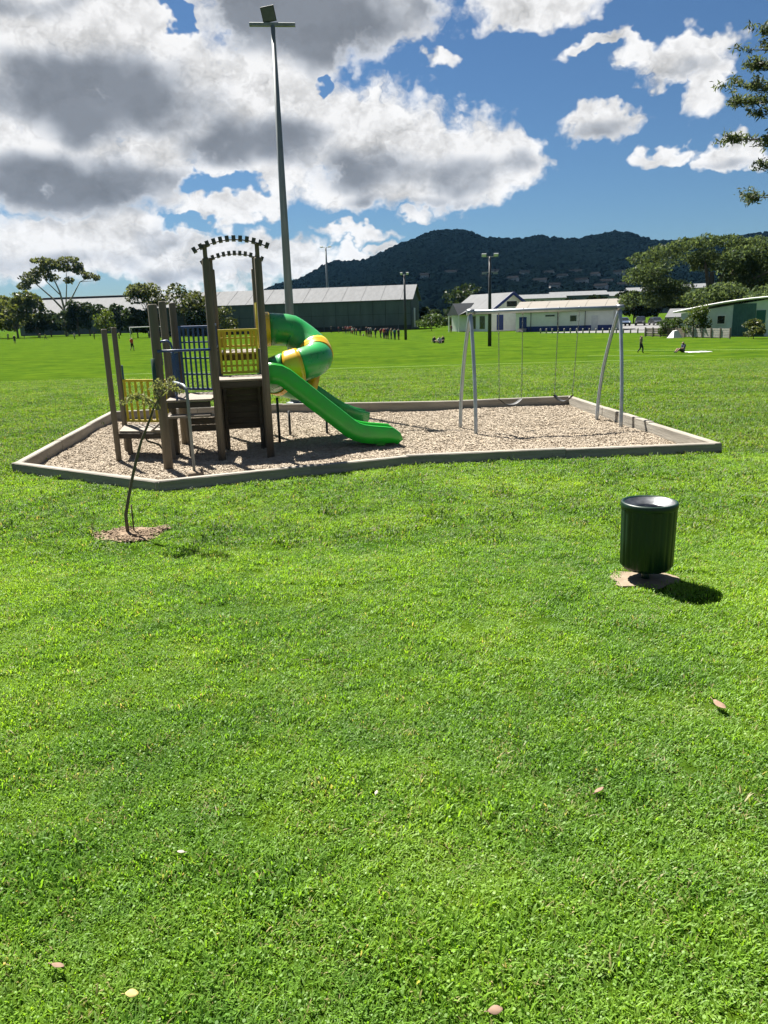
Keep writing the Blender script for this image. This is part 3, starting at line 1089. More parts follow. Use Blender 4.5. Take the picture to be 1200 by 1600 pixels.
# ------------------------------------------------------------------ swing set
sw = thing('swing_set', (0, 0, 0), 'grey steel swing frame with bowed legs and two swings', 'swing set')
topL, topR = Vector((1.86, 15.92, 2.31)), Vector((4.98, 16.30, 2.31))
ax = (topR - topL).normalized()
MB().tube([topL - ax * .06, topL.lerp(topR, .5), topR + ax * .06], .042, 14).build('top_beam', M['swingsteel'], sw)
for top, feet in ((topL, ((1.70, 16.43), (1.90, 15.36))), (topR, ((4.76, 16.90), (4.93, 15.72)))):
    for f in feet:
        foot = Vector((f[0], f[1], -.16))
        out = (foot - top)
        out.z = 0
        pts = []
        for k in range(13):
            s_ = k / 12
            bow = 1.0 - (1 - s_) ** 1.9
            pts.append(Vector((top.x + out.x * bow, top.y + out.y * bow, top.z + (foot.z - top.z) * s_)))
        MB().tube(pts, .037, 12).build('leg', M['swingsteel'], sw)
    MB().tube([top - ax * .075, top + ax * .075], .06, 14).build('beam_joint', M['galv'], sw)


def chain_pts(p, q, sag=.0):
    return [p.lerp(q, k / 8) + Vector((0, 0, 0)) for k in range(9)]


def chain(p, q, parent):
    """alternating flat links from p to q"""
    b = MB()
    L = (q - p).length
    nl = int(L / .052)
    d = (q - p).normalized()
    _, s1_, s2_ = frame(d, Vector((0, 1, 0)))
    for k in range(nl):
        c = p + (q - p) * ((k + .5) / nl)
        s_ = s1_ if k % 2 else s2_
        loop = [c + d * .028 * math.cos(a) + s_ * .011 * math.sin(a) for a in [2 * math.pi * i / 6 for i in range(6)]]
        b.tube(loop + [loop[0]], .0045, 4, caps=False)
    return b.build('chain', M['chain'], parent)


def swing(f0, f1, seat_c, seat_d, m, label):
    h0, h1 = topL.lerp(topR, f0) - Vector((0, 0, .05)), topL.lerp(topR, f1) - Vector((0, 0, .05))
    e0, e1 = seat_c - seat_d * .24, seat_c + seat_d * .24
    b = MB()
    pts = []
    for k in range(13):
        s_ = -1 + k / 6
        pts.append(seat_c + seat_d * (.24 * s_) + Vector((0, 0, .12 * abs(s_) ** 2.2 - .10)))
    b.sweep(lambda f: [(-.085, -.007), (.085, -.007), (.09, 0), (.085, .007), (-.085, .007), (-.09, 0)], pts, True)
    st = b.build('swing_seat', m, sw)
    st['label'] = label
    chain(h0, e0 + Vector((0, 0, .02)), st)
    chain(h1, e1 + Vector((0, 0, .02)), st)
    for h in (h0, h1):
        MB().tube([h + Vector((0, 0, .10)), h + Vector((0, 0, -.02))], .016, 8).build('hanger', M['galv'], st)
    return st


swing(.185, .345, Vector((2.70, 16.02, .52)), ax, M['rubber'], 'black strap seat hanging straight')
swing(.585, .725, Vector((3.83, 16.15, .55)), (ax * .75 + Vector((.1, -.6, 0))).normalized() * .8, M['rubber'], 'black strap seat hanging slightly twisted')

# ------------------------------------------------------------------ litter bin
lb = thing('litter_bin', (BIN[0], BIN[1], 0), 'dark green round litter bin on a short post', 'bin')
b = MB()
nr = 22


def ribs(a, z):
    return 1 + .030 * (abs(math.sin(a * nr / 2)) ** .35 - .5)


b.lathe([(.0, .105), (.155, .105), (.188, .113), (.218, .150), (.222, .40), (.226, .66)], 132, rfun=lambda a, z: ribs(a, z) if z > .11 else 1)
b.build('drum', M['bin'], lb)
b = MB()
b.lathe([(.224, .648), (.232, .650), (.235, .658), (.235, .690), (.229, .702), (.217, .704), (.207, .696)], 64)
b.build('rim', M['bin'], lb)
b = MB()
b.lathe([(.209, .696), (.185, .676), (.155, .660), (.128, .650), (.121, .640), (.121, .60)], 64)
b.build('funnel_lid', M['binlid'], lb)
b = MB()
b.lathe([(.121, .61), (.0, .59)], 48)
b.build('liner', M['rubber'], lb)
MB().tube([(0, 0, -.05), (0, 0, .12)], .034, 16).build('post', M['bin'], lb)

# ------------------------------------------------------------------ floodlight pole behind the playground
fl = thing('floodlight_pole', (-2.39, 21.57, 0), 'tall slim grey floodlight pole behind the playground', 'light pole')
MB().tube([(0, 0, -.1), (0, 0, .02), (0, 0, 4.5), (0, 0, 9.38)], [.135, .13, .10, .055], 16).build('pole', M['polesteel'], fl)
MB().lathe([(.24, .0), (.24, .03), (.14, .045)], 20).build('base_plate', M['polesteel'], fl)
MB().beam((-.58, 0, 9.42), (.56, 0, 9.38), .08, .085, .01).build('cross_arm', M['polesteel'], fl)
rot = Matrix.Rotation(R(-9), 3, 'Y') @ Matrix.Rotation(R(22), 3, 'X')
b = MB().box((-.09, -.02, 9.63), (.34, .07, .34), rot)
b.box((-.07, .04, 9.56), (.22, .08, .16), rot)
b.build('floodlight', M['lampbody'], fl)
MB().box(Vector((-.09, -.02, 9.63)) + rot @ Vector((0, -.054, 0)), (.30, .012, .29), rot).build('lamp_glass', M['lampbody'], fl)


# ------------------------------------------------------------------ foliage helpers
def leaf_mesh(name, C, size, m, elong=1.6, droop=None, up_bias=.3, jitter=.4):
    """small four-cornered leaf sprays at the points C, each folded along its middle"""
    n = len(C)
    C = np.asarray(C, float)
    d = RNG.normal(0, 1, (n, 3))
    if droop is not None:
        d = d * .55 + np.asarray(droop)
    d /= np.linalg.norm(d, axis=1)[:, None]
    q = RNG.normal(0, 1, (n, 3))
    q[:, 2] += up_bias
    s = np.cross(d, q)
    s /= np.linalg.norm(s, axis=1)[:, None] + 1e-9
    nn = np.cross(s, d)
    L = size * RNG.uniform(1 - jitter, 1 + jitter, n)[:, None]
    Wd = L / elong
    v = np.empty((n, 4, 3))
    v[:, 0] = C - d * L * .5
    v[:, 1] = C + s * Wd * .5 + nn * L * .12
    v[:, 2] = C + d * L * .5
    v[:, 3] = C - s * Wd * .5 + nn * L * .12
    me = bpy.data.meshes.new(name)
    me.vertices.add(n * 4)
    me.vertices.foreach_set('co', v.astype(np.float32).ravel())
    me.loops.add(n * 4)
    me.loops.foreach_set('vertex_index', np.arange(n * 4, dtype=np.int32))
    me.polygons.add(n)
    me.polygons.foreach_set('loop_start', np.arange(0, n * 4, 4, dtype=np.int32))
    me.materials.append(m)
    me.update(calc_edges=True)
    me.validate()
    return me


def blob_points(blobs, shell=.55):
    out = []
    for cx, cy, cz, rx, ry, rz, n in blobs:
        d = RNG.normal(0, 1, (n, 3))
        d /= np.linalg.norm(d, axis=1)[:, None]
        r = RNG.uniform(0, 1, n) ** (1 / 3)
        r = np.where(RNG.uniform(0, 1, n) < shell, .78 + .24 * RNG.uniform(0, 1, n), r)
        # lumpy outline with holes
        lump = np.array([noise.noise(Vector((a * 2.1 + cx, b_ * 2.1 + cy, c * 2.1 + cz))) for a, b_, c in d])
        r = r * (1 + .28 * lump)
        p = d * r[:, None]
        keep = (lump > -.42) | (RNG.uniform(0, 1, n) < .35)
        p = p[keep]
        out.append(p * np.array([rx, ry, rz]) + np.array([cx, cy, cz]))
    return np.concatenate(out)


LM = {
    'sap': leaf_mat('sapling_leaf', (.27, .29, .14), (.13, .16, .06), .4, 4),
    'gum': leaf_mat('gum_leaf', (.15, .175, .09), (.065, .08, .045), .45, .35),
    'dark': leaf_mat('dark_shrub_leaf', (.055, .085, .036), (.018, .034, .016), .35, .4),
    'bush': leaf_mat('bush_leaf', (.17, .19, .06), (.042, .066, .024), .4, .35),
    'lime': leaf_mat('lime_leaf', (.15, .20, .045), (.05, .085, .02), .4, .5),
    'olive': leaf_mat('olive_leaf', (.135, .155, .050), (.035, .052, .022), .35, .4),
    'big': leaf_mat('spreading_tree_leaf', (.135, .185, .088), (.040, .066, .036), .5, .30, .004),
    'conif': leaf_mat('conifer_needle', (.13, .165, .095), (.05, .072, .045), .5, 1.2),
    'hedge': leaf_mat('hedge_leaf', (.10, .16, .04), (.035, .065, .018), .35, .6),
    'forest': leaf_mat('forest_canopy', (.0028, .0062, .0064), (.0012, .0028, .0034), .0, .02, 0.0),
    'midwood': leaf_mat('mid_wood_leaf', (.040, .060, .028), (.010, .018, .010), .2, .12, .0),
}
M['trunk'] = mat('bark_trunk', (.20, .165, .13), (.10, .08, .06), 3, .9, (1, 1, .2), bump=.5, spec=.1)
M['paletrunk'] = mat('gum_trunk', (.40, .36, .31), (.22, .19, .16), 2, .85, (1, 1, .25), bump=.3, spec=.1)


def tree(name, label, base, trunk, limbs, blobs, leaf, lm, group=None, tm='trunk', cat='tree', shell=.55, elong=1.7, droop=None):
    """trunk: [(x,y,z,r)...]; limbs: list of such lists; blobs in the tree's own space"""
    t = thing(name, base, label, cat, group=group)
    b = MB()
    b.tube([p[:3] for p in trunk], [p[3] for p in trunk], 9)
    tr = b.build('trunk', M[tm], t)
    for lb_ in limbs:
        MB().tube([p[:3] for p in lb_], [p[3] for p in lb_], 6).build('limb', M[tm], tr)
    P = blob_points(blobs, shell)
    link('crown', leaf_mesh('crown', P, leaf, LM[lm], elong, droop), t)
    return t


# ------------------------------------------------------------------ sapling by the playground
sp = thing('sapling', (SAP[0], SAP[1], 0), 'thin leaning sapling with a small drooping grey-green crown', 'tree')
tp = [(0, 0, -.03), (.0, 0, .22), (.05, .0, .41), (.11, .01, .62), (.18, .015, .84), (.26, .01, 1.05), (.35, .0, 1.22), (.43, 0, 1.39), (.50, .01, 1.51), (.60, .0, 1.60), (.72, -.01, 1.64)]
st = MB().tube(tp, [.021, .019, .018, .017, .016, .0145, .013, .011, .009, .007, .004], 9).build('trunk', M['trunk'], sp)
twigs = [[(.43, 0, 1.39), (.36, .03, 1.50), (.24, .02, 1.55), (.10, .0, 1.47)], [(.46, 0, 1.45), (.33, -.04, 1.56), (.19, -.05, 1.50)], [(.52, 0, 1.53), (.56, .05, 1.62), (.66, .08, 1.72)],
         [(.50, .01, 1.51), (.46, .02, 1.62), (.56, -.03, 1.70)], [(.56, 0, 1.57), (.66, -.07, 1.63), (.78, -.08, 1.58)], [(.45, 0, 1.42), (.40, .08, 1.47), (.30, .12, 1.44)]]
Pl = []
for tw in twigs:
    MB().tube(tw, [.006, .005, .004, .002][:len(tw)], 5).build('twig', M['trunk'], st)
    for i in range(len(tw) - 1):
        a, c = np.array(tw[i]), np.array(tw[i + 1])
        k = 62 if i else 18
        f = RNG.uniform(0, 1, (k, 1))
        Pl.append(a + (c - a) * f + RNG.normal(0, 1, (k, 3)) * np.array([.030, .040, .016]))
Pl = np.concatenate(Pl)
link('crown', leaf_mesh('crown', Pl, .042, LM['sap'], 2.4, (0, 0, -.35)), sp)
MB().tube([(.055, .05, -.02), (.058, .05, .33)], .009, 6).build('stake', M['trunk'], sp)

# ------------------------------------------------------------------ conifer at the edge of the lawn (its trunk stands outside the picture)
cf = thing('conifer_tree', (12.9, 22.0, 0), 'conifer reaching ragged dark boughs in from the edge of the picture', 'tree')
MB().tube([(0, 0, -.1), (0, 0, .1), (.05, 0, 4), (0, .1, 8), (.05, 0, 11.5)], [.26, .23, .18, .11, .02], 12).build('trunk', M['trunk'], cf)
Pl = []
rc = random.Random(5)
boughs = [(-3.6, -.2, 7.35, 7.75), (-3.1, -.5, 7.5, 7.55), (-3.2, .4, 7.1, 7.5), (-2.9, .1, 6.2, 6.35), (-3.2, -.1, 8.3, 8.6), (-3.0, .5, 8.15, 8.35), (-3.45, .3, 6.35, 6.55), (-2.75, -.4, 5.55, 5.75), (-2.85, -.3, 8.7, 8.95), (-2.6, .2, 6.9, 7.15), (-2.5, .5, 5.0, 5.1), (-2.4, .1, 9.3, 9.8)]
for k in range(30):
    a = rc.uniform(-2.2, 2.2)
    z = rc.uniform(3.2, 10.8)
    l = (1 - z / 13.0) * 4.2 * rc.uniform(.6, 1.0)
    boughs.append((l * math.cos(a), l * math.sin(a), z, z + rc.uniform(-.2, .35)))
for bx, by, z0, z1 in boughs:
    tipv = Vector((bx, by, z1))
    rootv = Vector((0, 0, z0 - .35))
    pts = [rootv.lerp(tipv, k / 5) + Vector((0, 0, .18 * math.sin(k / 5 * 3.14))) for k in range(6)]
    MB().tube(pts, [.05, .042, .034, .025, .016, .006], 6).build('bough', M['trunk'], cf)
    for k in range(int(12 * tipv.xy.length / 3) + 4):
        f = rc.uniform(.35, 1.0)
        base = rootv.lerp(tipv, f) + Vector((0, 0, .18 * math.sin(f * 3.14)))
        dirv = (tipv - rootv).normalized()
        side = Vector((-dirv.y, dirv.x, 0)) * rc.choice((-1, 1))
        e = base + (dirv * rc.uniform(.25, .7) + side * rc.uniform(0, .6) + Vector((0, 0, rc.uniform(-.14, .2)))) * (1.15 - .4 * f)
        q = np.array(base) + (np.array(e) - np.array(base)) * RNG.uniform(0, 1, (48, 1)) + RNG.normal(0, .05, (48, 3))
        Pl.append(q)
Pl = np.concatenate(Pl)
link('crown', leaf_mesh('crown', Pl, .15, LM['conif'], 4.2, (-.25, 0, -.1)), cf)

# ------------------------------------------------------------------ far trees
FZ = -1.0
gum_blobs = [(-9.5, 0, 18.5, 3.4, 3, 2.0, 330), (-6, 1, 20.5, 3.2, 3, 1.8, 300), (-12, 0, 16.2, 2.2, 2, 1.4, 150), (-2.5, 0, 22.6, 3.6, 3, 1.6, 330), (1.5, 0, 21.6, 3.0, 3, 1.3, 250), (3.5, 0, 24.0, 3.6, 2.5, 1.0, 200),
             (-5.5, 0, 24.0, 3.5, 2.4, 1.0, 180), (6.5, 0, 20.6, 2.2, 2, 1.2, 150), (9.3, 0, 18.9, 1.9, 2, 1.1, 120), (12.2, 0, 18.2, 1.3, 1.3, 1.0, 80), (-3.0, 1, 18.6, 2.4, 2, 1.3, 120), (2.5, 1, 17.6, 1.6, 1.4, 1.1, 80), (-12.6, 0, 11.3, 1.5, 1.3, .9, 60), (-10.6, 0, 10.0, .9, .8, .6, 30), (6.8, -1, 22.2, 1.8, 1.4, .9, 90)]
tree('gum_tree', 'tall gum tree with bare pale trunk and flat airy crown', (-104, 264, FZ), [(0, 0, -.2, .62), (-.3, 0, 3.5, .55), (0, 0, 7, .5), (.2, 0, 9, .42)],
     [[(.2, 0, 8, .36), (-3.5, 0, 12.5, .26), (-8, 0, 16.8, .15), (-10, 0, 18.2, .08)], [(.2, 0, 9, .36), (-.5, 0, 14, .26), (-2.5, 0, 20, .16), (-3, 0, 22, .08)], [(.2, 0, 9, .3), (3.5, 0, 12.5, .22), (6.5, 0, 17, .14), (10, 0, 18.3, .07)],
      [(-.4, 0, 13, .2), (-4.5, 0, 17.5, .14), (-6, 0, 20, .07)], [(1, 0, 10, .22), (2, 0, 16, .15), (2.5, 0, 21, .08)], [(6.5, 0, 17, .1), (11, 0, 17.2, .06), (12.2, 0, 18.0, .05)], [(-1, 0, 6.5, .2), (-7, 0, 9.2, .1), (-12.4, 0, 11, .05)]],
     gum_blobs, 1.05, 'gum', tm='paletrunk', shell=.35)


def bushy(name, label, base, w, h, lm, leaf, n, seed, group=None, cat='tree', depth=None, trunk_h=None):
    rr = random.Random(seed)
    bl = []
    depth = depth or w * .8
    th = h * .18 if trunk_h is None else trunk_h
    k = 9
    for i in range(k):
        a = rr.uniform(0, 6.28)
        f = rr.uniform(.15, .95)
        rad = .5 * (1 - abs(f - .42) ** 1.6)
        bl.append((w * .36 * math.cos(a) * rad * 1.6, depth * .36 * math.sin(a) * rad * 1.6, th + (h - th) * f * .86, w * rr.uniform(.20, .30), depth * rr.uniform(.2, .3), (h - th) * rr.uniform(.14, .21), int(n / k)))
    limbs = [[(0, 0, th * .8, h * .012), (b_[0] * .7, b_[1] * .7, b_[2] * .9, h * .004)] for b_ in bl[:4]]
    return tree(name, label, base, [(0, 0, -.2, h * .022), (0, 0, th, h * .018), (0, 0, h * .55, h * .01)], limbs, bl, leaf, lm, group, cat=cat, shell=.6)


bushy('broad_tree', 'broad dark olive tree at the far edge of the field, by the picture edge', (-108.5, 238, FZ), 17, 14.5, 'bush', 1.2, 2200, 1)
bushy('broad_tree', 'olive tree half cut off beside the broad dark tree', (-118, 246, FZ), 14, 13, 'bush', 1.2, 1200, 2)
grp = 'dark trees along the far touchline'
row = [(-104.5, 243, 8, 8.5, 'low dark shrub beside the broad olive tree'), (-100.5, 243, 8, 10, 'dark shrub just left of the tall gum trunk'), (-95.5, 242, 8.5, 10, 'dark shrub just right of the tall gum trunk'),
       (-91.2, 241, 6, 12.3, 'dark pointed tree right of the gum trunk'), (-87.5, 240, 6, 11.8, 'second dark pointed tree right of the gum trunk'), (-82.0, 238, 8, 10.5, 'dark round tree behind the small bright green tree'),
       (-77.0, 236, 8, 10.3, 'dark tree left of the football goal'), (-55.6, 182.5, 6.6, 8.2, 'dark tree behind the left half of the football goal'), (-51.8, 181.5, 6.6, 8.0, 'dark tree behind the right half of the football goal'), (-40.6, 181.0, 6.6, 7.6, 'dark tree behind the blue railing, nearest the grey shed')]
for i, (x, y, w, h, lab) in enumerate(row):
    bushy('touchline_tree', lab, (x, y, FZ), w, h * .88, 'dark', .85, 1300, 30 + i, grp)
bushy('lime_tree', 'small bright green tree behind the low play deck', (-67.6, 196, FZ), 5.2, 7.2, 'lime', .6, 700, 50)
bushy('grey_gum', 'loose grey-green tree rising above the shed roof', (-53.0, 185.0, FZ), 11, 12.4, 'gum', .8, 1500, 51, trunk_h=5)
bushy('olive_tree', 'yellow-green tree behind the blue railing', (-44.6, 184, FZ), 11, 12.6, 'olive', .75, 2200, 52)
bushy('olive_shrub', 'small yellow-green tree in front of the grey shed', (-32.9, 170, FZ), 6, 6.3, 'olive', .6, 700, 53)

# spreading tree behind the right-hand block
bl = []
rr = random.Random(77)
for i in range(30):
    fx = rr.uniform(-1, 1)
    top = 13.4 - 2.6 * fx * fx - (1.6 if fx < -.6 else 0)
    z = rr.uniform(4.2, top - 1.3)
    bl.append((10.5 * fx, rr.uniform(-4, 4), z, rr.uniform(2.0, 3.2), rr.uniform(1.8, 2.6), rr.uniform(.9, 1.5), 760))
for fx in (-.95, -.7, -.4, -.1, .2, .5, .8):
    bl.append((10.5 * fx, 0, 12.3 - 2.4 * fx * fx, 2.3, 2.3, .9, 700))
limbs = [[(0, 0, 3, .35), (b_[0] * .5, b_[1] * .5, b_[2] * .75, .2), (b_[0], b_[1], b_[2], .06)] for b_ in bl[:14]]
tree('spreading_tree', 'large wide spreading tree with drooping grey-green sprays behind the pale block', (49.0, 117, FZ), [(0, 0, -.2, .6), (.2, 0, 3, .5), (0, 0, 8, .3)], limbs, bl, .40, 'big', shell=.5, elong=2.0, droop=(-.15, 0, -.35))
bushy('backing_tree', 'dark tree at the picture edge behind the pale block', (60, 122, FZ), 15, 13.5, 'big', .5, 6000, 61)
bushy('backing_tree', 'lower tree between the spreading tree and the pale block', (44, 104, FZ), 10, 8.2, 'big', .42, 4200, 62)
bushy('backing_tree', 'dark leafy tree at the edge beside the green door block', (42.8, 84, FZ), 7, 8, 'big', .35, 4000, 63)
# shrubs in front of the right-hand block
bushy('shrub', 'tall pale green shrub against the pale block', (33.9, 83.8, FZ), 3.0, 3.6, 'lime', .24, 1800, 70, 'shrubs by the pale block', 'shrub', trunk_h=.4)
bushy('shrub', 'round green shrub beside the white cover', (32.4, 87.5, FZ), 2.8, 2.6, 'hedge', .22, 1500, 71, 'shrubs by the pale block', 'shrub', trunk_h=.25)
bushy('shrub', 'dark low shrub in front of the green door', (36.4, 76.2, FZ), 2.3, 2.0, 'bush', .2, 1300, 72, 'shrubs by the pale block', 'shrub', trunk_h=.2)
# hedges by the white hall
for i, (x, y, w, h, lab) in enumerate([(10.6, 157, 6.0, 3.4, 'bright green hedge bush next to the shed end'), (14.6, 156, 5.2, 3.2, 'bright green hedge bush next to the white hall'), (18.6, 176, 9.0, 10, 'round dark tree behind the white hall'), (12.5, 190, 6, 5, 'small dark bush behind the hedges')]):
    bushy('hedge_bush' if h < 4 else 'round_tree', lab, (x, y, FZ), w, h, 'hedge' if h < 4 else 'dark', .5 if h < 4 else .8, 900 if h < 4 else 1300, 80 + i, cat='bush' if h < 4 else 'tree')
# belt of trees between the car park and the hill
belt_rows = [(38, 190, 10, 5.6), (45, 186, 11, 6.0), (50, 174, 11, 6.4), (55, 170, 10, 7.0), (60, 170, 11, 7.2), (65.5, 168, 11, 6.8), (71, 168, 12, 7.6), (77, 167, 12, 8), (31, 205, 10, 6.2), (84, 166, 12, 8.5)]
for i, (x, y, w, h) in enumerate(belt_rows):
    o_ = ('first', 'second', 'third', 'fourth', 'fifth', 'sixth', 'seventh', 'eighth', 'ninth', 'tenth')[i]
    bushy('belt_tree', o_ + ' tree of the dark belt behind the parked cars', (x, y, FZ), w, h, 'midwood', 1.0, 1300, 100 + i, 'trees behind the car park')

# ------------------------------------------------------------------ buildings
M['roofwhite'] = mat('pale_metal_roof', (.165, .172, .18), (.13, .135, .14), 1.2, .85, (1, .05, 1), spec=.15)
M['roofcream'] = mat('cream_metal_roof', (.24, .218, .185), (.20, .19, .17), .8, .8, (.2, 1, 1), spec=.2)
M['shedwall'] = mat('shed_wall_panel', (.105, .135, .140), (.065, .085, .092), .5, .5, (1, 1, .3), spec=.4)
M['sheddark'] = mat('shed_dark', (.035, .042, .045), (.02, .025, .028), 1, .6)
M['white'] = mat('white_painted_wall', (.95, .95, .89), (.84, .84, .79), 1.5, .6)
M['cream'] = mat('cream_wall', (.60, .58, .47), (.52, .50, .41), 1.5, .6)
M['bluetrim'] = mat('blue_trim', (.018, .045, .22), (.012, .03, .15), 2, .5)
M['window'] = mat('window_glass', (.03, .035, .04), (.015, .018, .02), 2, .12, spec=.7)
M['blockwall'] = mat('grey_green_wall', (.80, .86, .80), (.66, .72, .67), 1.5, .7)
M['teal'] = mat('teal_sheet', (.075, .18, .165), (.045, .12, .11), 2, .5)
M['tealdoor'] = mat('green_door_paint', (.012, .13, .085), (.008, .09, .06), 2, .5)
M['fencewood'] = mat('fence_wood', (.20, .17, .13), (.10, .085, .065), 5, .85)
M['palepanel'] = mat('pale_fence_board', (.44, .42, .37), (.30, .285, .25), 4, .85)
M['asphalt'] = mat('asphalt', (.16, .16, .16), (.11, .11, .11), 3, .9, world=True)
M['concrete'] = mat('concrete', (.42, .40, .37), (.33, .31, .29), 4, .9)
M['canvas'] = mat('white_canvas', (.80, .80, .78), (.66, .66, .66), 3, .8)
M['linepaint'] = mat('field_line_paint', (.42, .52, .22), (.22, .36, .10), 1.2, .9, world=True)


def gable_building(t, Lx, Dy, z_eave, z_ridge, wall_m, roof_m, over=.5, z0=0.0, wall_name='wall', roof_th=.18):
    """own space: front wall along +x at y=0, ridge along x at mid depth"""
    b = MB()
    y1 = Dy
    b.add([(0, 0, z0), (Lx, 0, z0), (Lx, y1, z0), (0, y1, z0), (0, 0, z_eave), (Lx, 0, z_eave), (Lx, y1, z_eave), (0, y1, z_eave), (0, y1 / 2, z_ridge), (Lx, y1 / 2, z_ridge)],
          [(0, 1, 5, 4), (2, 3, 7, 6), (1, 2, 6, 9, 5), (3, 0, 4, 8, 7)])
    b.build(wall_name, wall_m, t)
    sl = (z_ridge - z_eave) / (Dy / 2)
    for s_ in (0, 1):
        b = MB()
        yy0 = -over if s_ == 0 else Dy + over
        ze = z_eave - sl * over
        v = [(-over, yy0, ze), (Lx + over, yy0, ze), (Lx + over, Dy / 2, z_ridge + .02), (-over, Dy / 2, z_ridge + .02)]
        b.add([(x, y, z + .03) for x, y, z in v] + [(x, y, z + .03 + roof_th) for x, y, z in v], [(0, 1, 2, 3), (7, 6, 5, 4), (0, 4, 5, 1), (1, 5, 6, 2), (2, 6, 7, 3), (3, 7, 4, 0)])
        b.build('roof', roof_m, t)


def wall_window(t, x, z, w, h, y=-.03, m='window', fm='white', name='window'):
    o = MB().box((x, y, z), (w, .05, h)).build(name, M[m], t)
    b = MB()
    for zz in (z - h / 2, z + h / 2):
        b.box((x, y - .02, zz), (w + .12, .07, .09))
    for xx in (x - w / 2, x + w / 2):
        b.box((xx, y - .02, z), (.09, .066, h))
    b.build('frame', M[fm], o)
    return o


# long grey shed
sh = thing('grey_shed', (-55.4, 190.5, FZ), 'long grey metal shed with a pale roof at the far side of the field', 'building', math.atan2(-9.2, 54))
SL = 63.8
gable_building(sh, SL, 16, 6.7, 9.9, M['sheddark'], M['roofwhite'], .6)
nb = 22
for k in range(nb):
    w = SL / nb
    for j in range(2):
        z0_, z1_ = (1.05, 3.55) if j == 0 else (3.62, 6.45)
        MB().box((w * (k + .5), -.06, (z0_ + z1_) / 2), (w - .10, .12, z1_ - z0_)).build('wall_panel', M['shedwall'], sh)
for k in range(0, nb + 1, 3):
    MB().box((SL * k / nb, -.16, 3.3), (.13, .12, 6.6)).build('downpipe', M['shedwall'], sh)
b = MB().box((SL + .06, 6.5, 2.6), (.08, 2.6, 4.4))
b.build('door', M['white'], sh)
MB().box((SL + .05, 2.6, 2.4), (.06, 3.4, 4.0)).build('door', M['shedwall'], sh)
for k in range(14):
    MB().beam((SL * (k + .5) / 14, -.45, 6.75), (SL * (k + .5) / 14, 7.9, 10.13), .10, .06, .01).build('roof_rib', M['roofwhite'], sh)

fs = thing('far_shed', (-132, 292, FZ), 'distant long shed with a pale roof behind the gum tree', 'building', R(-7))
gable_building(fs, 66, 26, 7.8, 13.0, M['shedwall'], M['roofwhite'], .8)
for k in range(11):
    MB().box((66 * (k + .5) / 11, -.06, 4.0), (5.7, .12, 6.2)).build('wall_panel', M['shedwall'], fs)
MB().beam((-1, 13, 13.45), (67, 13, 13.45), .9, .5, .05).build('ridge_cap', M['sheddark'], fs)

# white hall with blue barge boards
hall = thing('white_hall', (19.5, 138.0, FZ), 'white gabled hall with blue barge boards and pale roof', 'building', math.atan2(.47, .88) + math.pi / 2)
# own space: x runs along the ridge, away and to the left; the gable end is at x=0 ... mirrored depth
HL, HW = 12.0, 9.5
b = MB()
b.add([(0, 0, 0), (HL, 0, 0), (HL, -HW, 0), (0, -HW, 0), (0, 0, 3.3), (HL, 0, 3.3), (HL, -HW, 3.3), (0, -HW, 3.3), (0, -HW / 2, 6.35), (HL, -HW / 2, 6.35)],
      [(0, 4, 5, 1), (2, 6, 7, 3), (3, 7, 8, 4, 0), (1, 5, 9, 6, 2)])
b.build('wall', M['white'], hall)
sl_ = 3.05 / (HW / 2)
for s_ in (0, 1):
    ye = .6 if s_ == 0 else -HW - .6
    ze = 3.3 - sl_ * .6
    v = [(-.5, ye, ze), (HL + .5, ye, ze), (HL + .5, -HW / 2, 6.37), (-.5, -HW / 2, 6.37)]
    b = MB()
    b.add([(x, y, z + .03) for x, y, z in v] + [(x, y, z + .2) for x, y, z in v], [(0, 1, 2, 3), (7, 6, 5, 4), (0, 4, 5, 1), (1, 5, 6, 2), (2, 6, 7, 3), (3, 7, 4, 0)])
    b.build('roof', M['roofwhite'], hall)
    MB().beam((-.53, ye, ze + .08), (-.53, -HW / 2, 6.43), .08, .50, .01).build('barge_board', M['bluetrim'], hall)
MB().box((-.03, -HW / 2, 4.6), (.06, 2.2, .9)).build('window', M['window'], hall)
MB().box((-.03, -2.2, 1.5), (.06, 1.4, 2.6)).build('door', M['bluetrim'], hall)
for x in (2.2, 5.0):
    MB().box((x, .03, 1.55), (1.5, .06, 2.2)).build('window', M['window'], hall)
# little front gable over the porch
b = MB()
b.add([(6.4, .6, 3.0), (9.6, .6, 3.0), (8.0, .6, 5.0), (6.4, -1.6, 4.3), (9.6, -1.6, 4.3), (8.0, -3.2, 5.05), (8.0, 2.4, 5.0), (6.2, 2.4, 2.9), (9.8, 2.4, 2.9)], [(7, 8, 6), (7, 6, 5, 3), (6, 8, 4, 5)])
b.build('porch_roof', M['roofwhite'], hall)
for x in (6.4, 9.6):
    MB().box((x, 2.2, 1.45), (.18, .18, 2.9)).build('porch_post', M['white'], hall)

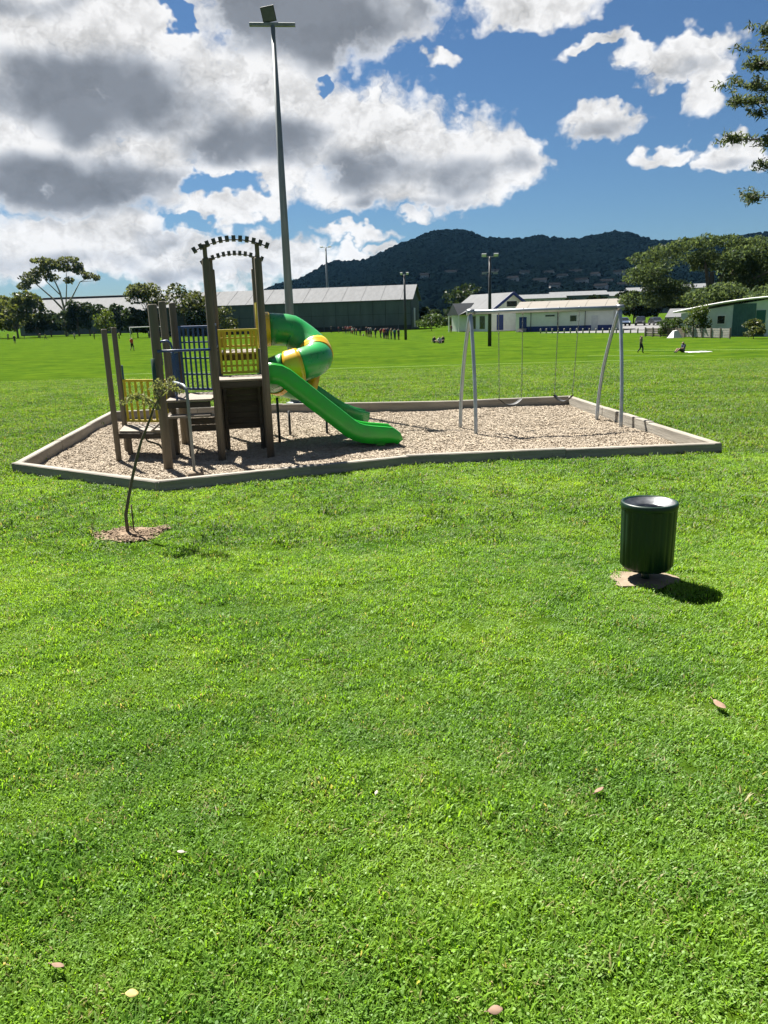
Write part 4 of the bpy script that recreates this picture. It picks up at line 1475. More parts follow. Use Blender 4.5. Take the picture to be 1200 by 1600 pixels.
# low white block with blue base
low = thing('low_white_block', (22.4, 128.6, FZ), 'low white building with a blue base band and cream roof', 'building', math.atan2(-6.6, 13.9))
LL = 15.4
gable_building(low, LL, 8, 3.15, 4.55, M['white'], M['roofcream'], .45)
MB().box((LL / 2 + .9, -.03, .42), (LL - 1.8, .06, .84)).build('base_band', M['bluetrim'], low)
wall_window(low, 9.3, 1.95, 1.1, 1.0, m='window')
wall_window(low, 5.6, 2.45, 1.6, .35, m='window')
MB().box((12.6, -.04, 1.15), (1.0, .08, 2.2)).build('door', M['canvas'], low)
MB().box((1.2, -.04, 1.2), (1.2, .08, 2.3)).build('door', M['bluetrim'], low)
for x in (2.6, 6.9, 11.2):
    MB().box((x, -.40, 1.55), (.10, .10, 3.0)).build('veranda_post', M['sheddark'], low)
for k in range(5):
    MB().beam((LL * (k + .5) / 5, -.42, 3.22), (LL * (k + .5) / 5, 4.0, 4.78), .12, .07, .01).build('roof_rib', M['roofcream'], low)
for k in range(4):
    MB().box((1.2, -.35 - .28 * k, .5 - .14 * k), (1.5, .28, .10)).build('step', M['concrete'], low)

# pale block at the field edge
rbk = thing('pale_block', (33.9, 88.4, FZ), 'pale grey-green block with a white skillion roof and green door', 'building', math.atan2(-7.6, 6.2))
BL_, BD = 9.9, 6.0
b = MB()
b.add([(0, 0, 0), (BL_, 0, 0), (BL_, BD, 0), (0, BD, 0), (0, 0, 2.5), (BL_, 0, 3.75), (BL_, BD, 3.75), (0, BD, 2.5)], [(0, 1, 5, 4), (2, 3, 7, 6), (1, 2, 6, 5), (3, 0, 4, 7)])
b.build('wall', M['blockwall'], rbk)
nseg = 8
rp = []
for k in range(nseg + 1):
    f = k / nseg
    rp.append((-.6 + (BL_ + 1.5) * f, 2.46 + 1.32 * math.sin(f * 1.5)))
b = MB()
for k in range(nseg):
    (xa, za), (xb, zb) = rp[k], rp[k + 1]
    v = [(xa, -.7, za), (xb, -.7, zb), (xb, BD + .5, zb), (xa, BD + .5, za)]
    b.add([(x, y, z + .10) for x, y, z in v] + [(x, y, z + .26) for x, y, z in v], [(0, 1, 2, 3), (7, 6, 5, 4), (0, 4, 5, 1), (2, 6, 7, 3)], True)
b.build('roof', M['white'], rbk)
wall_window(rbk, 4.7, 1.75, .9, .9)
b = MB().box((7.15, -.03, 1.7), (2.4, .06, 3.3)).build('sheet_cladding', M['teal'], rbk)
for k in range(9):
    MB().box((6.0 + .28 * k, -.07, 1.7), (.06, .04, 3.2)).build('rib', M['teal'], b)
MB().box((8.9, -.04, 1.35), (.95, .08, 2.6)).build('door', M['tealdoor'], rbk)

pshed = thing('small_shed', (35.2, 96.0, FZ), 'small pale-roofed shed behind the round shrub', 'shed', R(-40))
gable_building(pshed, 2.8, 2.6, 2.0, 2.8, M['cream'], M['roofwhite'], .25)

wc = thing('white_cover', (32.0, 84.8, FZ), 'small white pitched cover standing by the timber fence', 'cover', R(20))
b = MB()
b.add([(-.62, -.5, 0), (.62, -.5, 0), (.62, .5, 0), (-.62, .5, 0), (-.26, -.12, .74), (.22, -.12, .80), (.22, .12, .80), (-.26, .12, .74)], [(0, 1, 5, 4), (1, 2, 6, 5), (2, 3, 7, 6), (3, 0, 4, 7), (4, 5, 6, 7)])
b.build('canvas', M['canvas'], wc)
MB().tube([(-.64, -.52, 0), (.64, -.52, 0), (.64, .52, 0), (-.64, .52, 0), (-.64, -.52, 0)], .03, 6).build('hem_rail', M['palepanel'], wc)

# car park
b = MB().prism([(24, 119.5), (36.5, 103.5), (66, 120), (66, 162), (38, 162), (37.5, 124)], FZ - .2, FZ + .02)
tag(b.build('car_park', M['asphalt']), 'grey asphalt car park beyond the bollards', 'car park', kind='structure')

# timber fence by the pale block
fe = thing('timber_fence', (30.87, 91.0, FZ), 'weathered low timber fence in front of the pale block', 'fence', math.atan2(-12.4, 4.31))
FL = 13.1
npost = 11
for k in range(npost):
    MB().beam((FL * k / (npost - 1), 0, -.1), (FL * k / (npost - 1), 0, 1.05), .15, .13, .015, upv=Vector((0, 1, 0))).build('fence_post', M['fencewood'], fe)
for k in range(npost - 1):
    xa, xb = FL * k / (npost - 1) + .08, FL * (k + 1) / (npost - 1) - .08
    for j in range(4):
        MB().beam((xa, .02, .17 + .23 * j), (xb, .02, .17 + .23 * j), .035, .19, .008).build('fence_board', M['palepanel'] if (k > 4) else M['fencewood'], fe)

# bollards in front of the car park
bp = None
for k in range(17):
    f = k / 16
    loc = (24.1 + (34.65 - 24.1) * f, 117.0 + (102.2 - 117.0) * f, FZ)
    if bp is None:
        bp = thing('bollard', loc, 'low pale timber bollard in the row before the car park', 'bollard', group='bollards along the car park')
        MB().tube([(0, 0, -.1), (0, 0, .62), (0, 0, .70)], [.10, .10, .07], 8).build('shaft', M['palepanel'], bp)
        MB().tube([(0, 0, .50), (0, 0, .56)], .105, 8).build('band', M['fencewood'], bp)
    else:
        c = copy_tree(bp)
        c.location = loc

# ------------------------------------------------------------------ parked cars
M['tyre'] = mat('tyre', (.02, .02, .02), (.012, .012, .012), 5, .8)
M['rim'] = mat('wheel_rim', (.45, .46, .47), (.3, .31, .32), 5, .3, metal=.8)
M['carlamp'] = mat('car_lamp', (.8, .8, .78), (.7, .7, .7), 4, .15)


def car(loc, rz, colour, label, suv=0.0):
    t = thing('parked_car', loc, label, 'car', rz, 'cars in the car park')
    cm = mat('car_paint', colour, tuple(c * .85 for c in colour), 2, .28, coat=.6)
    h = 1.45 + suv
    # side outline, x forward
    low_ = [(-2.1, .32), (-2.15, .62), (-2.08, .92 + suv * .4), (-1.2, .98 + suv * .4), (.75, .96 + suv * .4), (1.75, .82 + suv * .35), (2.1, .66), (2.12, .34)]
    b = MB()
    n = len(low_)
    for wy in (-.86, .86):
        b.add([(x, wy, z) for x, z in low_], [tuple(range(n))])
    b.add([(x, wy, z) for wy in (-.86, .86) for x, z in low_], [(i, (i + 1) % n, n + (i + 1) % n, n + i) for i in range(n)])
    b.build('body', cm, t)
    cab = [(-1.95, .93 + suv * .4), (-1.45, h - .06), (-1.1, h), (.05, h), (.35, h - .06), (1.05, .94 + suv * .4)]
    b = MB()
    n = len(cab)
    v = [(x, -.80 + .17 * max(0, (z - 1) / .5), z) for x, z in cab] + [(x, .80 - .17 * max(0, (z - 1) / .5), z) for x, z in cab]
    b.add(v, [tuple(range(n)), tuple(range(2 * n - 1, n - 1, -1))] + [(i, i + 1, n + i + 1, n + i) for i in range(n - 1)])
    cb = b.build('cabin', M['window'], t)
    b = MB()
    b.add([(-1.47, -.66, h - .05), (-1.1, -.64, h + .015), (.05, -.64, h + .015), (.38, -.66, h - .05), (.38, .66, h - .05), (.05, .64, h + .015), (-1.1, .64, h + .015), (-1.47, .66, h - .05)], [(0, 1, 6, 7), (1, 2, 5, 6), (2, 3, 4, 5)])
    b.build('roof', cm, t)
    for sy in (-1, 1):
        for xa, za, xb, zb in ((1.03, .95 + suv * .4, .36, h - .05), (-1.93, .94 + suv * .4, -1.45, h - .05), (-.35, .95 + suv * .4, -.42, h)):
            MB().beam((xa, sy * .81, za), (xb, sy * .665, zb), .07, .06, .01).build('pillar', cm, cb)
        for x in (-1.32, 1.32):
            w = MB().tube([(x, sy * .66, .33), (x, sy * .88, .33)], .33, 18).build('wheel', M['tyre'], t)
            MB().tube([(x, sy * .875, .33), (x, sy * .892, .33)], .20, 14).build('rim', M['rim'], w)
        MB().box((2.09, sy * .62, .66), (.08, .34, .15)).build('headlight', M['carlamp'], t)
    MB().box((2.13, 0, .42), (.03, 1.3, .16)).build('grille', M['tyre'], t)
    return t


for i, (x, y, c, lab, suv) in enumerate([(43.2, 150.5, (.03, .06, .16), 'dark blue car nearest the white block', .0), (46.3, 149, (.10, .14, .22), 'grey-blue car parked second from the white block', .1), (49.0, 147.5, (.012, .013, .015), 'black car parked third from the white block', .2),
                                         (51.4, 146, (.05, .055, .06), 'charcoal car in the middle of the parked row', .0), (53.8, 144.6, (.014, .015, .02), 'black car next to the white car', .25), (56.6, 143.4, (.75, .75, .74), 'white car at the end of the parked row', .2), (41.0, 153.5, (.22, .23, .24), 'silver car half hidden by the white block', .0)]):
    car((x, y, FZ + .02), R(-100 + 12 * math.sin(i * 2.3)), c, lab, suv)


# ------------------------------------------------------------------ far lamp poles and goal
def lamp_pole(loc, h, r, heads, label, arm=None):
    t = thing('lamp_pole', loc, label, 'light pole')
    MB().tube([(0, 0, -.2), (0, 0, h * .5), (0, 0, h)], [r, r * .85, r * .6], 10).build('pole', M['darksteel'] if h < 12 else M['polesteel'], t)
    MB().beam((-heads * .5, 0, h), (heads * .5, 0, h), .08, .08, .01).build('cross_arm', M['polesteel'], t)
    rot = Matrix.Rotation(R(35), 3, 'X')
    for x in (-heads * .45, heads * .45):
        o = MB().box((x, -.06, h + .16), (heads * .34, .14, .30), rot).build('floodlight', M['polesteel'], t)
        MB().box(Vector((x, -.06, h + .16)) + rot @ Vector((0, -.08, 0)), (heads * .29, .02, .25), rot).build('lamp_glass', M['lampglass'], o)
    if arm:
        MB().beam((-.75, 0, arm), (.75, 0, arm), .09, .09, .01).build('cross_arm', M['polesteel'], t)
        for x in (-.55, .55):
            MB().box((x, -.05, arm - .10), (.42, .18, .12)).build('floodlight', M['polesteel'], t)
    return t


lamp_pole((3.69, 106.8, FZ), 8.45, .19, .9, 'dark slim lamp pole beside the crowd')
lamp_pole((11.06, 78.3, FZ), 8.5, .19, 1.3, 'dark lamp pole with two crossarms before the white hall', 7.05)
lamp_pole((-13.1, 212, FZ), 21.0, .36, 2.4, 'tall pale lamp pole rising behind the grey shed')

gl = thing('football_goal', (-54.6, 174, FZ), 'white football goal in front of the dark trees', 'goal')
GW, GH = 8.0, 2.44
for x in (0, GW):
    MB().tube([(x, 0, -.05), (x, 0, GH)], .09, 10).build('goal_post', M['canvas'], gl)
    MB().tube([(x, 0, GH), (x, .9, GH), (x, 2.0, 0)], .04, 6).build('stay', M['canvas'], gl)
MB().tube([(-.09, 0, GH), (GW + .09, 0, GH)], .09, 10).build('crossbar', M['canvas'], gl)

# worn pitch lines on the field
for (x0, y0), (x1, y1), w in (((15.2, 56.8), (21.3, 52.8), .10), ((19, 62.5), (34, 55), .10), ((-18, 52), (16, 49), .08)):
    d = Vector((x1 - x0, y1 - y0, 0))
    n_ = Vector((-d.y, d.x, 0)).normalized() * w / 2
    k = 12
    vs = []
    for i in range(k + 1):
        p = Vector((x0, y0, 0)) + d * i / k
        z = gz(p.y) + .012
        vs += [(p.x - n_.x, p.y - n_.y, z), (p.x + n_.x, p.y + n_.y, z)]
    o = MB().add(vs, [(2 * i, 2 * i + 1, 2 * i + 3, 2 * i + 2) for i in range(k)]).build('pitch_line', M['linepaint'])
    tag(o, 'faint worn white pitch line on the playing field', 'pitch line', 'pitch lines', 'structure')

# ------------------------------------------------------------------ people
PM = {}


def pm(name, c):
    if name not in PM:
        PM[name] = mat(name, c, tuple(x * .8 for x in c), 9, .8)
    return PM[name]


POSES = {
    'stand': dict(),
    'walk': dict(kl=(.05, -.10, .28), al=(.05, -.10, .05), tl=(.055, -.17, .03), kr=(-.05, .0, .28), ar=(-.05, .15, .09), tr=(-.055, .10, .03), el=(.14, .06, .63), hl=(.15, .03, .49), er=(-.14, -.04, .62), hr=(-.14, -.14, .52)),
    'run': dict(pel=(0, .0, .50), kl=(.05, -.16, .36), al=(.05, -.09, .14), tl=(.055, -.15, .11), kr=(-.05, .07, .27), ar=(-.05, .24, .16), tr=(-.055, .24, .10), el=(.15, .09, .66), hl=(.13, -.01, .56), er=(-.15, -.02, .64), hr=(-.11, -.15, .67), chest=(0, -.03, .71), neck=(0, -.05, .82), head=(0, -.07, .92), sl=(.10, -.02, .78), sr=(-.10, -.04, .78)),
    'arms': dict(el=(.15, -.06, .66), hl=(.06, -.15, .64), er=(-.15, -.06, .66), hr=(-.06, -.15, .63)),
    'sit': dict(pel=(0, .04, .075), hipl=(.055, .02, .075), hipr=(-.055, .02, .075), chest=(0, .05, .28), neck=(0, .02, .40), head=(0, .0, .50), sl=(.10, .04, .36), sr=(-.10, .04, .36), kl=(.09, -.20, .20), al=(.08, -.36, .05), tl=(.09, -.42, .03), kr=(-.09, -.21, .19), ar=(-.06, -.34, .05), tr=(-.06, -.41, .03), el=(.15, -.04, .21), hl=(.09, -.16, .20), er=(-.15, .05, .20), hr=(-.16, .14, .05)),
}
BASEP = dict(pel=(0, 0, .52), chest=(0, 0, .72), neck=(0, 0, .835), head=(0, -.01, .93), hipl=(.052, 0, .50), hipr=(-.052, 0, .50), kl=(.056, -.01, .28), kr=(-.056, -.01, .28), al=(.058, .01, .05), ar=(-.058, .01, .05), tl=(.066, -.075, .022), tr=(-.066, -.075, .022),
             sl=(.105, 0, .79), sr=(-.105, 0, .79), el=(.135, .01, .63), er=(-.135, .01, .63), hl=(.135, -.03, .47), hr=(-.135, -.03, .47))
RADII = dict(pel=.078, chest=.085, neck=.036, head=.068, hipl=.058, hipr=.058, kl=.040, kr=.040, al=.026, ar=.026, tl=.022, tr=.022, sl=.045, sr=.045, el=.029, er=.029, hl=.021, hr=.021)
BONES = [('pel', 'chest', 1), ('chest', 'neck', 1), ('neck', 'head', 0), ('pel', 'hipl', 2), ('pel', 'hipr', 2), ('hipl', 'kl', 2), ('hipr', 'kr', 2), ('kl', 'al', 3), ('kr', 'ar', 3), ('al', 'tl', 4), ('ar', 'tr', 4), ('chest', 'sl', 1), ('chest', 'sr', 1), ('sl', 'el', 1), ('sr', 'er', 1), ('el', 'hl', 0), ('er', 'hr', 0)]
BODY = {}


def body_mesh(pose):
    """one continuous skinned surface; the material slot of a face follows the nearest bone"""
    if pose in BODY:
        return BODY[pose]
    J = dict(BASEP)
    J.update(POSES[pose])
    names = list(J)
    me = bpy.data.meshes.new('body_frame')
    me.from_pydata([J[k] for k in names], [(names.index(a), names.index(b_)) for a, b_, _ in BONES], [])
    o = bpy.data.objects.new('body_frame', me)
    COL.objects.link(o)
    o.modifiers.new('skin', 'SKIN')
    for k, sv in zip(names, me.skin_vertices[0].data):
        sv.radius = (RADII[k] * 1.2, RADII[k] * 1.2 * (.78 if k in ('pel', 'chest') else 1))
        sv.use_root = k == 'pel'
    s_ = o.modifiers.new('sub', 'SUBSURF')
    s_.levels = s_.render_levels = 1
    dg = bpy.context.evaluated_depsgraph_get()
    r = bpy.data.meshes.new_from_object(o.evaluated_get(dg))
    bpy.data.objects.remove(o)
    segs = [(Vector(J[a]), Vector(J[b_]), m_) for a, b_, m_ in BONES]
    hd = Vector(J['head'])
    idx = []
    for p in r.polygons:
        c = p.center
        best, bm_ = 9, 0
        for a, b_, m_ in segs:
            d = b_ - a
            f = min(max((c - a).dot(d) / d.length_squared, 0), 1)
            q = (c - a - d * f).length
            if q < best:
                best, bm_ = q, m_
        if (c - hd).length < .11 and (c.z > hd.z + .028 or (c.y > hd.y + .012 and c.z > hd.z - .05)):
            bm_ = 5
        idx.append(bm_)
    r.polygons.foreach_set('material_index', idx)
    r.polygons.foreach_set('use_smooth', [True] * len(idx))
    BODY[pose] = r
    return r


SKIN = [(.42, .26, .18), (.30, .18, .12), (.50, .33, .24), (.20, .12, .08)]
HAIR = [(.02, .014, .01), (.05, .03, .018), (.012, .01, .01), (.16, .10, .05)]


def person(loc, h, rz, pose, shirt, bottom, label, group=None, k=0):
    me = body_mesh(pose).copy()
    ids = [p.material_index for p in me.polygons]
    me.materials.clear()
    cols = [('skin%d' % (k % 4), SKIN[k % 4]), ('cloth_%02d%02d%02d' % tuple(int(99 * c) for c in shirt), shirt), ('cloth_%02d%02d%02d' % tuple(int(99 * c) for c in bottom), bottom), ('skin%d' % (k % 4), SKIN[k % 4]), ('shoe', (.05, .05, .055)), ('hair%d' % (k % 4), HAIR[k % 4])]
    if k % 3 == 0:
        cols[3] = cols[2]
    for nm, c in cols:
        me.materials.append(pm(nm, c))
    me.polygons.foreach_set('material_index', ids)
    o = link('person', me)
    o.location = loc
    o.rotation_euler = (0, 0, rz)
    o.scale = (h, h, h)
    return tag(o, label, 'person', group)


RED, DK, NV, WH, GY, MAR, PK, YL, TL, BK, KH = (.45, .03, .03), (.025, .027, .035), (.02, .03, .08), (.62, .62, .60), (.22, .23, .24), (.18, .03, .05), (.55, .22, .20), (.60, .60, .08), (.04, .16, .18), (.012, .012, .014), (.25, .19, .12)
cg = 'crowd in front of the grey shed'
CR = [(-10.26, 172.0, 1.5, 'stand', DK, DK, 'in dark clothes standing alone left of the crowd'), (-8.4, 168.0, 1.4, 'arms', MAR, DK, 'in maroon, first at the crowd\'s left end'), (-7.3, 163.5, 1.4, 'stand', DK, BK, 'in black beside the maroon one at the crowd\'s left end'),
      (-6.6, 160.0, 1.6, 'stand', MAR, DK, 'in a dark red top, third from the crowd\'s left end'), (-5.56, 158.4, 1.6, 'arms', RED, NV, 'in a red top in the crowd\'s left half'), (-4.9, 150.0, 1.3, 'walk', WH, RED, 'in a white top just right of the red top'),
      (-3.92, 140.8, 1.3, 'stand', PK, NV, 'in a pink top near the crowd\'s middle'), (-3.12, 135.4, 1.35, 'stand', NV, DK, 'in navy right of the pink top'), (-2.56, 134.7, .85, 'sit', GY, DK, 'in grey sitting low near the crowd\'s middle'),
      (-1.95, 129.7, 1.7, 'stand', DK, MAR, 'tall in dark clothes right of the seated one in grey'), (-1.16, 125.1, 1.7, 'arms', GY, DK, 'tall in a grey top in the crowd\'s right half'), (-.44, 120.7, 1.5, 'walk', DK, NV, 'in dark clothes walking in the gap of the crowd'),
      (.80, 115.9, 1.6, 'stand', RED, NV, 'in a bright red top left of the lamp pole'), (1.32, 112.2, 1.75, 'stand', NV, BK, 'tall in navy next to the bright red top'), (1.80, 111.8, 1.65, 'arms', KH, NV, 'in a tan top second from the lamp pole'),
      (2.24, 108.3, 1.6, 'stand', TL, NV, 'in a teal top close to the lamp pole'), (2.75, 107.9, 1.6, 'stand', BK, DK, 'in black nearest to the lamp pole'),
      (-6.1, 158.9, 1.5, 'walk', PK, DK, 'in a pale pink top squeezed between two red tops'), (-5.2, 156.0, 1.55, 'stand', BK, MAR, 'in black right behind the red top'), (-4.4, 146.0, 1.4, 'arms', DK, DK, 'in dark clothes left of the pink top'), (-1.55, 127.0, 1.65, 'stand', NV, BK, 'in navy between the two tall people'),
      (.35, 117.5, 1.5, 'walk', MAR, NV, 'in maroon stepping up to the bright red top'), (1.05, 113.5, 1.7, 'arms', MAR, BK, 'in maroon behind the bright red top')]
for i, (x, y, h, po, a, c, lab) in enumerate(CR):
    person((x, y, FZ), h * (2.0 if po == 'sit' and h < 1 else 1.0) if False else h, random.uniform(-1.2, 1.2) + (3.14 if i % 3 == 1 else 0), po, a, c, 'person ' + lab, cg, i)
sg = 'group sitting on the field'
for i, (x, y, h, a, c, lab) in enumerate([(6.50, 91.6, 1.55, DK, NV, 'left person of the three sitting on the field'), (6.95, 89.6, 1.5, WH, DK, 'middle person of the three sitting on the field, pale top'), (7.42, 90.9, 1.6, BK, DK, 'right person of the three sitting on the field')]):
    person((x, y, FZ), h, (.6, .1, -.7)[i], 'sit', a, c, lab, sg, i + 2)
person((12.73, 137.8, FZ), 1.4, .4, 'stand', MAR, DK, 'person in maroon standing by the hedges', k=1)
pg = 'players on the far pitch'
for i, (x, y, h, po, a, c, lab) in enumerate([(-104.0, 222, 1.7, 'stand', DK, DK, 'in dark clothes at the very edge of the pitch'), (-98.4, 210, 1.75, 'walk', GY, DK, 'in grey second from the picture edge'), (-74.3, 161.2, 1.75, 'walk', BK, NV, 'in black walking nearest below the broad olive tree'),
                                              (-95.0, 212, 1.5, 'stand', DK, GY, 'in dark top right of the broad olive tree'), (-88.8, 207.4, 1.6, 'run', NV, DK, 'in navy running beside the yellow top'), (-78.5, 186.3, 1.75, 'run', YL, DK, 'in a yellow top running under the gum tree'),
                                              (-70.4, 183.0, 1.6, 'run', WH, DK, 'in white and dark between the gum and the pointed trees'), (-65.9, 183.2, 1.75, 'stand', BK, BK, 'in black below the pointed trees'), (-63.4, 191.0, 1.7, 'walk', DK, NV, 'in dark clothes behind the low deck posts'),
                                              (-57.8, 176.0, 1.6, 'stand', YL, DK, 'in a yellow bib left of the goal'), (-30.65, 97.8, 1.65, 'walk', (.70, .09, .04), BK, 'in an orange-red top nearest on the pitch'), (-50.8, 175, 1.6, 'stand', GY, DK, 'in grey standing inside the goal')]):
    person((x, y, FZ), h, random.uniform(-1.5, 1.5), po, a, c, 'player ' + lab, pg, i)
person((19.4, 58.0, FZ), 1.34, .9, 'walk', KH, DK, 'child in a tan top walking on the field beyond the swings', k=0)
person((22.2, 57.2, FZ), 1.55, -1.35, 'sit', NV, DK, 'person in navy sitting beside a pale blanket', k=1)
b = MB()
gx, gy = 9, 6
b.add([(-.85 + 1.7 * i / (gx - 1), -.55 + 1.1 * j / (gy - 1), .03 + .035 * noise.noise(Vector((i * .8, j * .8, 2)))) for j in range(gy) for i in range(gx)], [(j * gx + i, j * gx + i + 1, (j + 1) * gx + i + 1, (j + 1) * gx + i) for j in range(gy - 1) for i in range(gx - 1)], True)
o = b.build('blanket', M['canvas'])
o.location = (23.35, 57.2, FZ)
md = o.modifiers.new('thick', 'SOLIDIFY')
md.thickness = .02
tag(o, 'pale blanket spread on the grass beside the sitting person', 'blanket')

# ------------------------------------------------------------------ hills
RIDGE = [(-12, 1.2), (-9.5, 1.5), (-8.02, 1.95), (-7.23, 2.25), (-6.31, 2.5), (-5.03, 2.82), (-4.46, 3.15), (-3.77, 3.5), (-2.93, 3.8), (-.8, 3.78), (.12, 4.12), (1.13, 4.62), (2.41, 4.98), (3.54, 5.42), (4.67, 5.64), (5.79, 5.68), (6.68, 5.48), (7.34, 5.12), (8.01, 5.0), (10, 4.82), (11.52, 4.98), (12.39, 4.78), (13.9, 4.66), (15.16, 4.80), (16.41, 4.98), (17.45, 4.82), (18.29, 4.48), (19.32, 4.2), (22, 4.2), (26, 4.3), (32, 3.8), (40, 2.5)]
D0, D1 = 520.0, 1500.0


def ridge_el(a):
    for (a0, e0), (a1, e1) in zip(RIDGE, RIDGE[1:]):
        if a0 <= a <= a1:
            return e0 + (e1 - e0) * smoothstep((a - a0) / (a1 - a0)) if a1 - a0 > 1.5 else e0 + (e1 - e0) * (a - a0) / (a1 - a0)
    return RIDGE[0][1] if a < RIDGE[0][0] else RIDGE[-1][1]


TREE_H = 6.5


def hill_z(a, d):
    zr = D1 * math.tan(R(ridge_el(a))) + EYE - TREE_H * .75 + 1
    s_ = (d - D0) / (D1 - D0)
    if s_ <= 0:
        return FZ
    if s_ <= 1:
        sp = noise.noise(Vector((a * .22, s_ * 1.4, 4))) * .22 * s_ * (1 - s_) * 4 * .5 + noise.noise(Vector((a * .9, s_ * 4, 1))) * .03 * (1 - s_)
        return FZ + zr * max(.35 * s_ + .65 * s_ ** 1.7 + sp * .8, .0)
    return FZ + zr * (1 - (s_ - 1) * 1.5)


def pol(a, d):
    return d * math.sin(R(a)), d * math.cos(R(a))


b = MB()
AN = [-14 + .4 * i for i in range(136)]
DN = [D0 - 5 + (D1 - D0 + 5) * i / 26 for i in range(27)] + [1580, 1700, 1900]
b.add([(*pol(a, d), hill_z(a, d) if d > D0 else FZ - 2) for d in DN for a in AN], [(j * 136 + i, j * 136 + i + 1, (j + 1) * 136 + i + 1, (j + 1) * 136 + i) for j in range(len(DN) - 1) for i in range(135)], True)
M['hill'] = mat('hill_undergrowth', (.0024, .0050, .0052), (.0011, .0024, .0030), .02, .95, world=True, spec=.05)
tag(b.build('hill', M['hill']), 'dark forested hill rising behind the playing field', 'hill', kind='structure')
b = MB()
AN2 = [-45 + .5 * i for i in range(100)]
fh = lambda a: 2600 * math.tan(R(1.66 + .18 * noise.noise(Vector((a * .35, 0, 0))) + .10 * noise.noise(Vector((a * 1.3, 5, 0))) + .35 * math.exp(-((a + 10.7) / .6) ** 2)))
b.add([(*pol(a, d), FZ - 1 + k * fh(a)) for d, k in ((1900, 0), (2250, .55), (2600, 1), (2780, .4)) for a in AN2], [(j * 100 + i, j * 100 + i + 1, (j + 1) * 100 + i + 1, (j + 1) * 100 + i) for j in range(3) for i in range(99)], True)
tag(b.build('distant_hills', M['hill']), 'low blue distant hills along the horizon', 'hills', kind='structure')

# houses on the hillside
M['housewall'] = mat('house_wall', (.62, .60, .56), (.40, .39, .36), .3, .9, spec=.05)
M['houseroof'] = mat('house_roof', (.010, .0105, .0115), (.006, .0065, .007), .3, .95, spec=0.0)
M['houseroof2'] = mat('house_roof_pale', (.017, .018, .020), (.010, .0105, .012), .3, .95, spec=0.0)
HOUSES = []
rh = random.Random(9)
spots = [(3.4, .40), (5.3, .46), (7.7, .38), (8.3, .49), (9.6, .37), (10.5, .45), (11.5, .31), (12.1, .43), (13.0, .37), (13.9, .47), (14.3, .30), (15.2, .40), (16.0, .33), (16.8, .43), (17.2, .27), (17.9, .36), (18.7, .32), (19.0, .41), (12.6, .25), (15.6, .24)]
side_words = ['first', 'second', 'third', 'fourth', 'fifth', 'sixth', 'seventh', 'eighth', 'ninth', 'tenth', 'eleventh', 'twelfth', 'thirteenth', 'fourteenth', 'fifteenth', 'sixteenth', 'seventeenth', 'eighteenth', 'nineteenth', 'twentieth', 'twenty-first', 'twenty-second', 'twenty-third', 'twenty-fourth', 'twenty-fifth', 'twenty-sixth', 'twenty-seventh', 'twenty-eighth']
for i, (a, s_) in enumerate(sorted(spots)):
    d = D0 + (D1 - D0) * s_
    x, y = pol(a, d)
    z = hill_z(a, d)
    HOUSES.append((x, y))
    pale = rh.random() < .55
    t = thing('hillside_house', (x, y, z), side_words[i] + ' house from the left on the dark hillside', 'house', R(-a) + rh.uniform(-.5, .5), 'houses on the hillside')
    w, dp, h = rh.uniform(8, 14), 7, rh.uniform(4.5, 6.5)
    t.location.x -= w / 2
    gable_building(t, w, dp, h, h + 1.7, M['housewall'], M['houseroof2'] if pale else M['houseroof'], .8, -4)
    for k in range(3):
        MB().box((w * (k + .5) / 3, -.06, h * .55), (2.2, .12, 1.7)).build('window', M['window'], t)

# pale warehouses at the foot of the hill
for i, (a, d, w, h, lab) in enumerate([(11.6, 440, 26, 9.6, 'leftmost pale warehouse roof below the hill'), (14.2, 450, 30, 10.6, 'second pale warehouse from the left below the hill'), (16.9, 455, 22, 9.8, 'pale warehouse below the hill, left of the spreading tree'), (19.6, 450, 34, 11.4, 'pale warehouse half behind the belt of trees'), (22.6, 450, 26, 12.2, 'pale warehouse behind the spreading tree')]):
    x, y = pol(a, d)
    t = thing('warehouse', (x - w / 2, y, FZ), lab, 'building', R(-a) * .6, 'warehouses below the hill')
    gable_building(t, w, 22, h, h + 2.2, M['shedwall'] if i % 2 else M['housewall'], M['roofwhite'], .6)
    for k in range(4):
        MB().box((w * (k + .5) / 4, -.06, h * .4), (3.6, .12, h * .6)).build('door', M['window'], t)


# forest over the hill
def crown_proto(seed):
    bm = bmesh.new()
    bmesh.ops.create_icosphere(bm, subdivisions=2, radius=1)
    for v in bm.verts:
        k = 1 + .45 * noise.noise(v.co * 1.6 + Vector((seed * 7, 0, 0))) + .2 * noise.noise(v.co * 4 + Vector((0, seed * 3, 0)))
        v.co *= k
        v.co.z *= 1.05
    me = bpy.data.meshes.new('crown_clump')
    bm.to_mesh(me)
    bm.free()
    me.materials.append(LM['forest'])
    return me


n = 22000
A_ = RNG.uniform(-13.5, 30, n)
S_ = RNG.uniform(0, 1, n) ** .75 * 1.02
pts, scl = [], []
HS = np.array(HOUSES)
for a, s_ in zip(A_, S_):
    d = D0 + (D1 - D0) * s_
    x, y = pol(a, d)
    r = random.uniform(3.0, 5.6) * (1.05 if s_ > .5 else .85)
    if s_ < .62:
        q = np.hypot(HS[:, 0] - x, (HS[:, 1] - y) * .7 - 5)
        if q.min() < 11:
            continue
    pts.append((x, y, hill_z(a, d) + r * .45))
    scl.append((r * 1.15, r * 1.15, r * random.uniform(.75, 1.15)))
pts, scl = np.array(pts), np.array(scl)
rot = np.zeros((len(pts), 3))
rot[:, 2] = RNG.uniform(0, 6.28, len(pts))
scatter('hill_forest', pts, rot, scl, [crown_proto(i) for i in range(5)], 'dense dark forest covering the hill', 'forest')

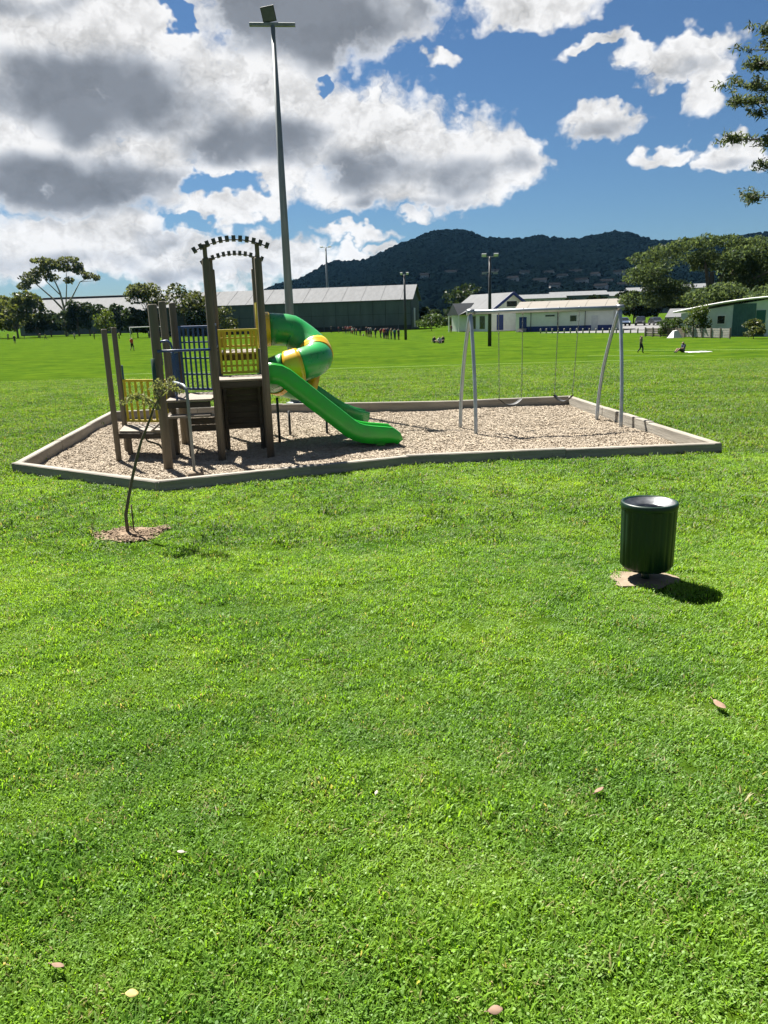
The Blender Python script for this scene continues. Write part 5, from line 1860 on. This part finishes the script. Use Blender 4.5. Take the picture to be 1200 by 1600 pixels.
# ------------------------------------------------------------------ fallen leaves on the lawn
M['deadleaf'] = mat('dead_leaf', (.24, .155, .105), (.15, .09, .06), 30, .8)
M['yellowleaf'] = mat('yellow_leaf', (.44, .38, .12), (.34, .27, .08), 30, .7)
M['paleleaf'] = mat('pale_leaf', (.34, .31, .26), (.26, .22, .17), 30, .7)
for i, (x, y, l, w, m, lab) in enumerate([(-1.24, 2.31, .050, .030, 'deadleaf', 'curled brown leaf on the lawn near the bottom left corner'), (-.93, 2.18, .045, .034, 'yellowleaf', 'small yellow leaf on the lawn near the bottom edge'), (-.94, 2.91, .034, .022, 'paleleaf', 'small pale leaf on the lawn above the brown leaf'),
                                          (1.92, 4.04, .13, .045, 'deadleaf', 'tan leaf on the lawn below the litter bin'), (-.56, 4.83, .05, .02, 'deadleaf', 'thin brown leaf lying mid lawn'), (-.08, 3.3, .028, .018, 'paleleaf', 'tiny pale leaf in the middle of the lawn'), (1.0, 3.26, .055, .034, 'deadleaf', 'small brown leaf on the right half of the lawn'), (.32, 2.07, .05, .032, 'deadleaf', 'brown leaf at the bottom edge of the lawn')]):
    b = MB()
    k = 7
    vs = []
    for j in range(k):
        f = j / (k - 1)
        ww = w / 2 * math.sin(math.pi * min(max(f, .04), .97)) ** .7
        zc = .30 * l * (f - .5) ** 2
        vs += [(l * (f - .5), -ww, zc + .25 * ww), (l * (f - .5), 0, zc), (l * (f - .5), ww, zc + .35 * ww)]
    fsx = []
    for j in range(k - 1):
        fsx += [(3 * j, 3 * j + 1, 3 * j + 4, 3 * j + 3), (3 * j + 1, 3 * j + 2, 3 * j + 5, 3 * j + 4)]
    b.add(vs, fsx, True)
    b.tube([(l * .48, 0, .02 * l), (l * .75, .02 * l, .10 * l)], .0014, 5)
    o = b.build('fallen_leaf', M[m])
    o.location = (x, y, .040)
    o.rotation_euler = (random.uniform(-.3, .3), random.uniform(-.25, .25), random.uniform(0, 6.28))
    md = o.modifiers.new('thick', 'SOLIDIFY')
    md.thickness = .0012
    tag(o, lab, 'leaf', 'fallen leaves')

# ------------------------------------------------------------------ air
HAZE = 0.00002
if HAZE:
    b = MB().box((0, 1450, 97), (6200, 3300, 205))
    hz = bpy.data.materials.new('haze')
    hz.use_nodes = True
    T = NT(hz.node_tree)
    T.n.remove(T.n['Principled BSDF'])
    pv = T.add('ShaderNodeVolumePrincipled')
    pv.inputs['Color'].default_value = (.22, .55, 1.0, 1)
    pv.inputs['Density'].default_value = HAZE
    pv.inputs['Anisotropy'].default_value = 0.0
    T.l.new(pv.outputs[0], T.n['Material Output'].inputs['Volume'])
    o = b.build('haze', hz)
    tag(o, 'thin blue air in front of the far hills', 'haze', kind='stuff')
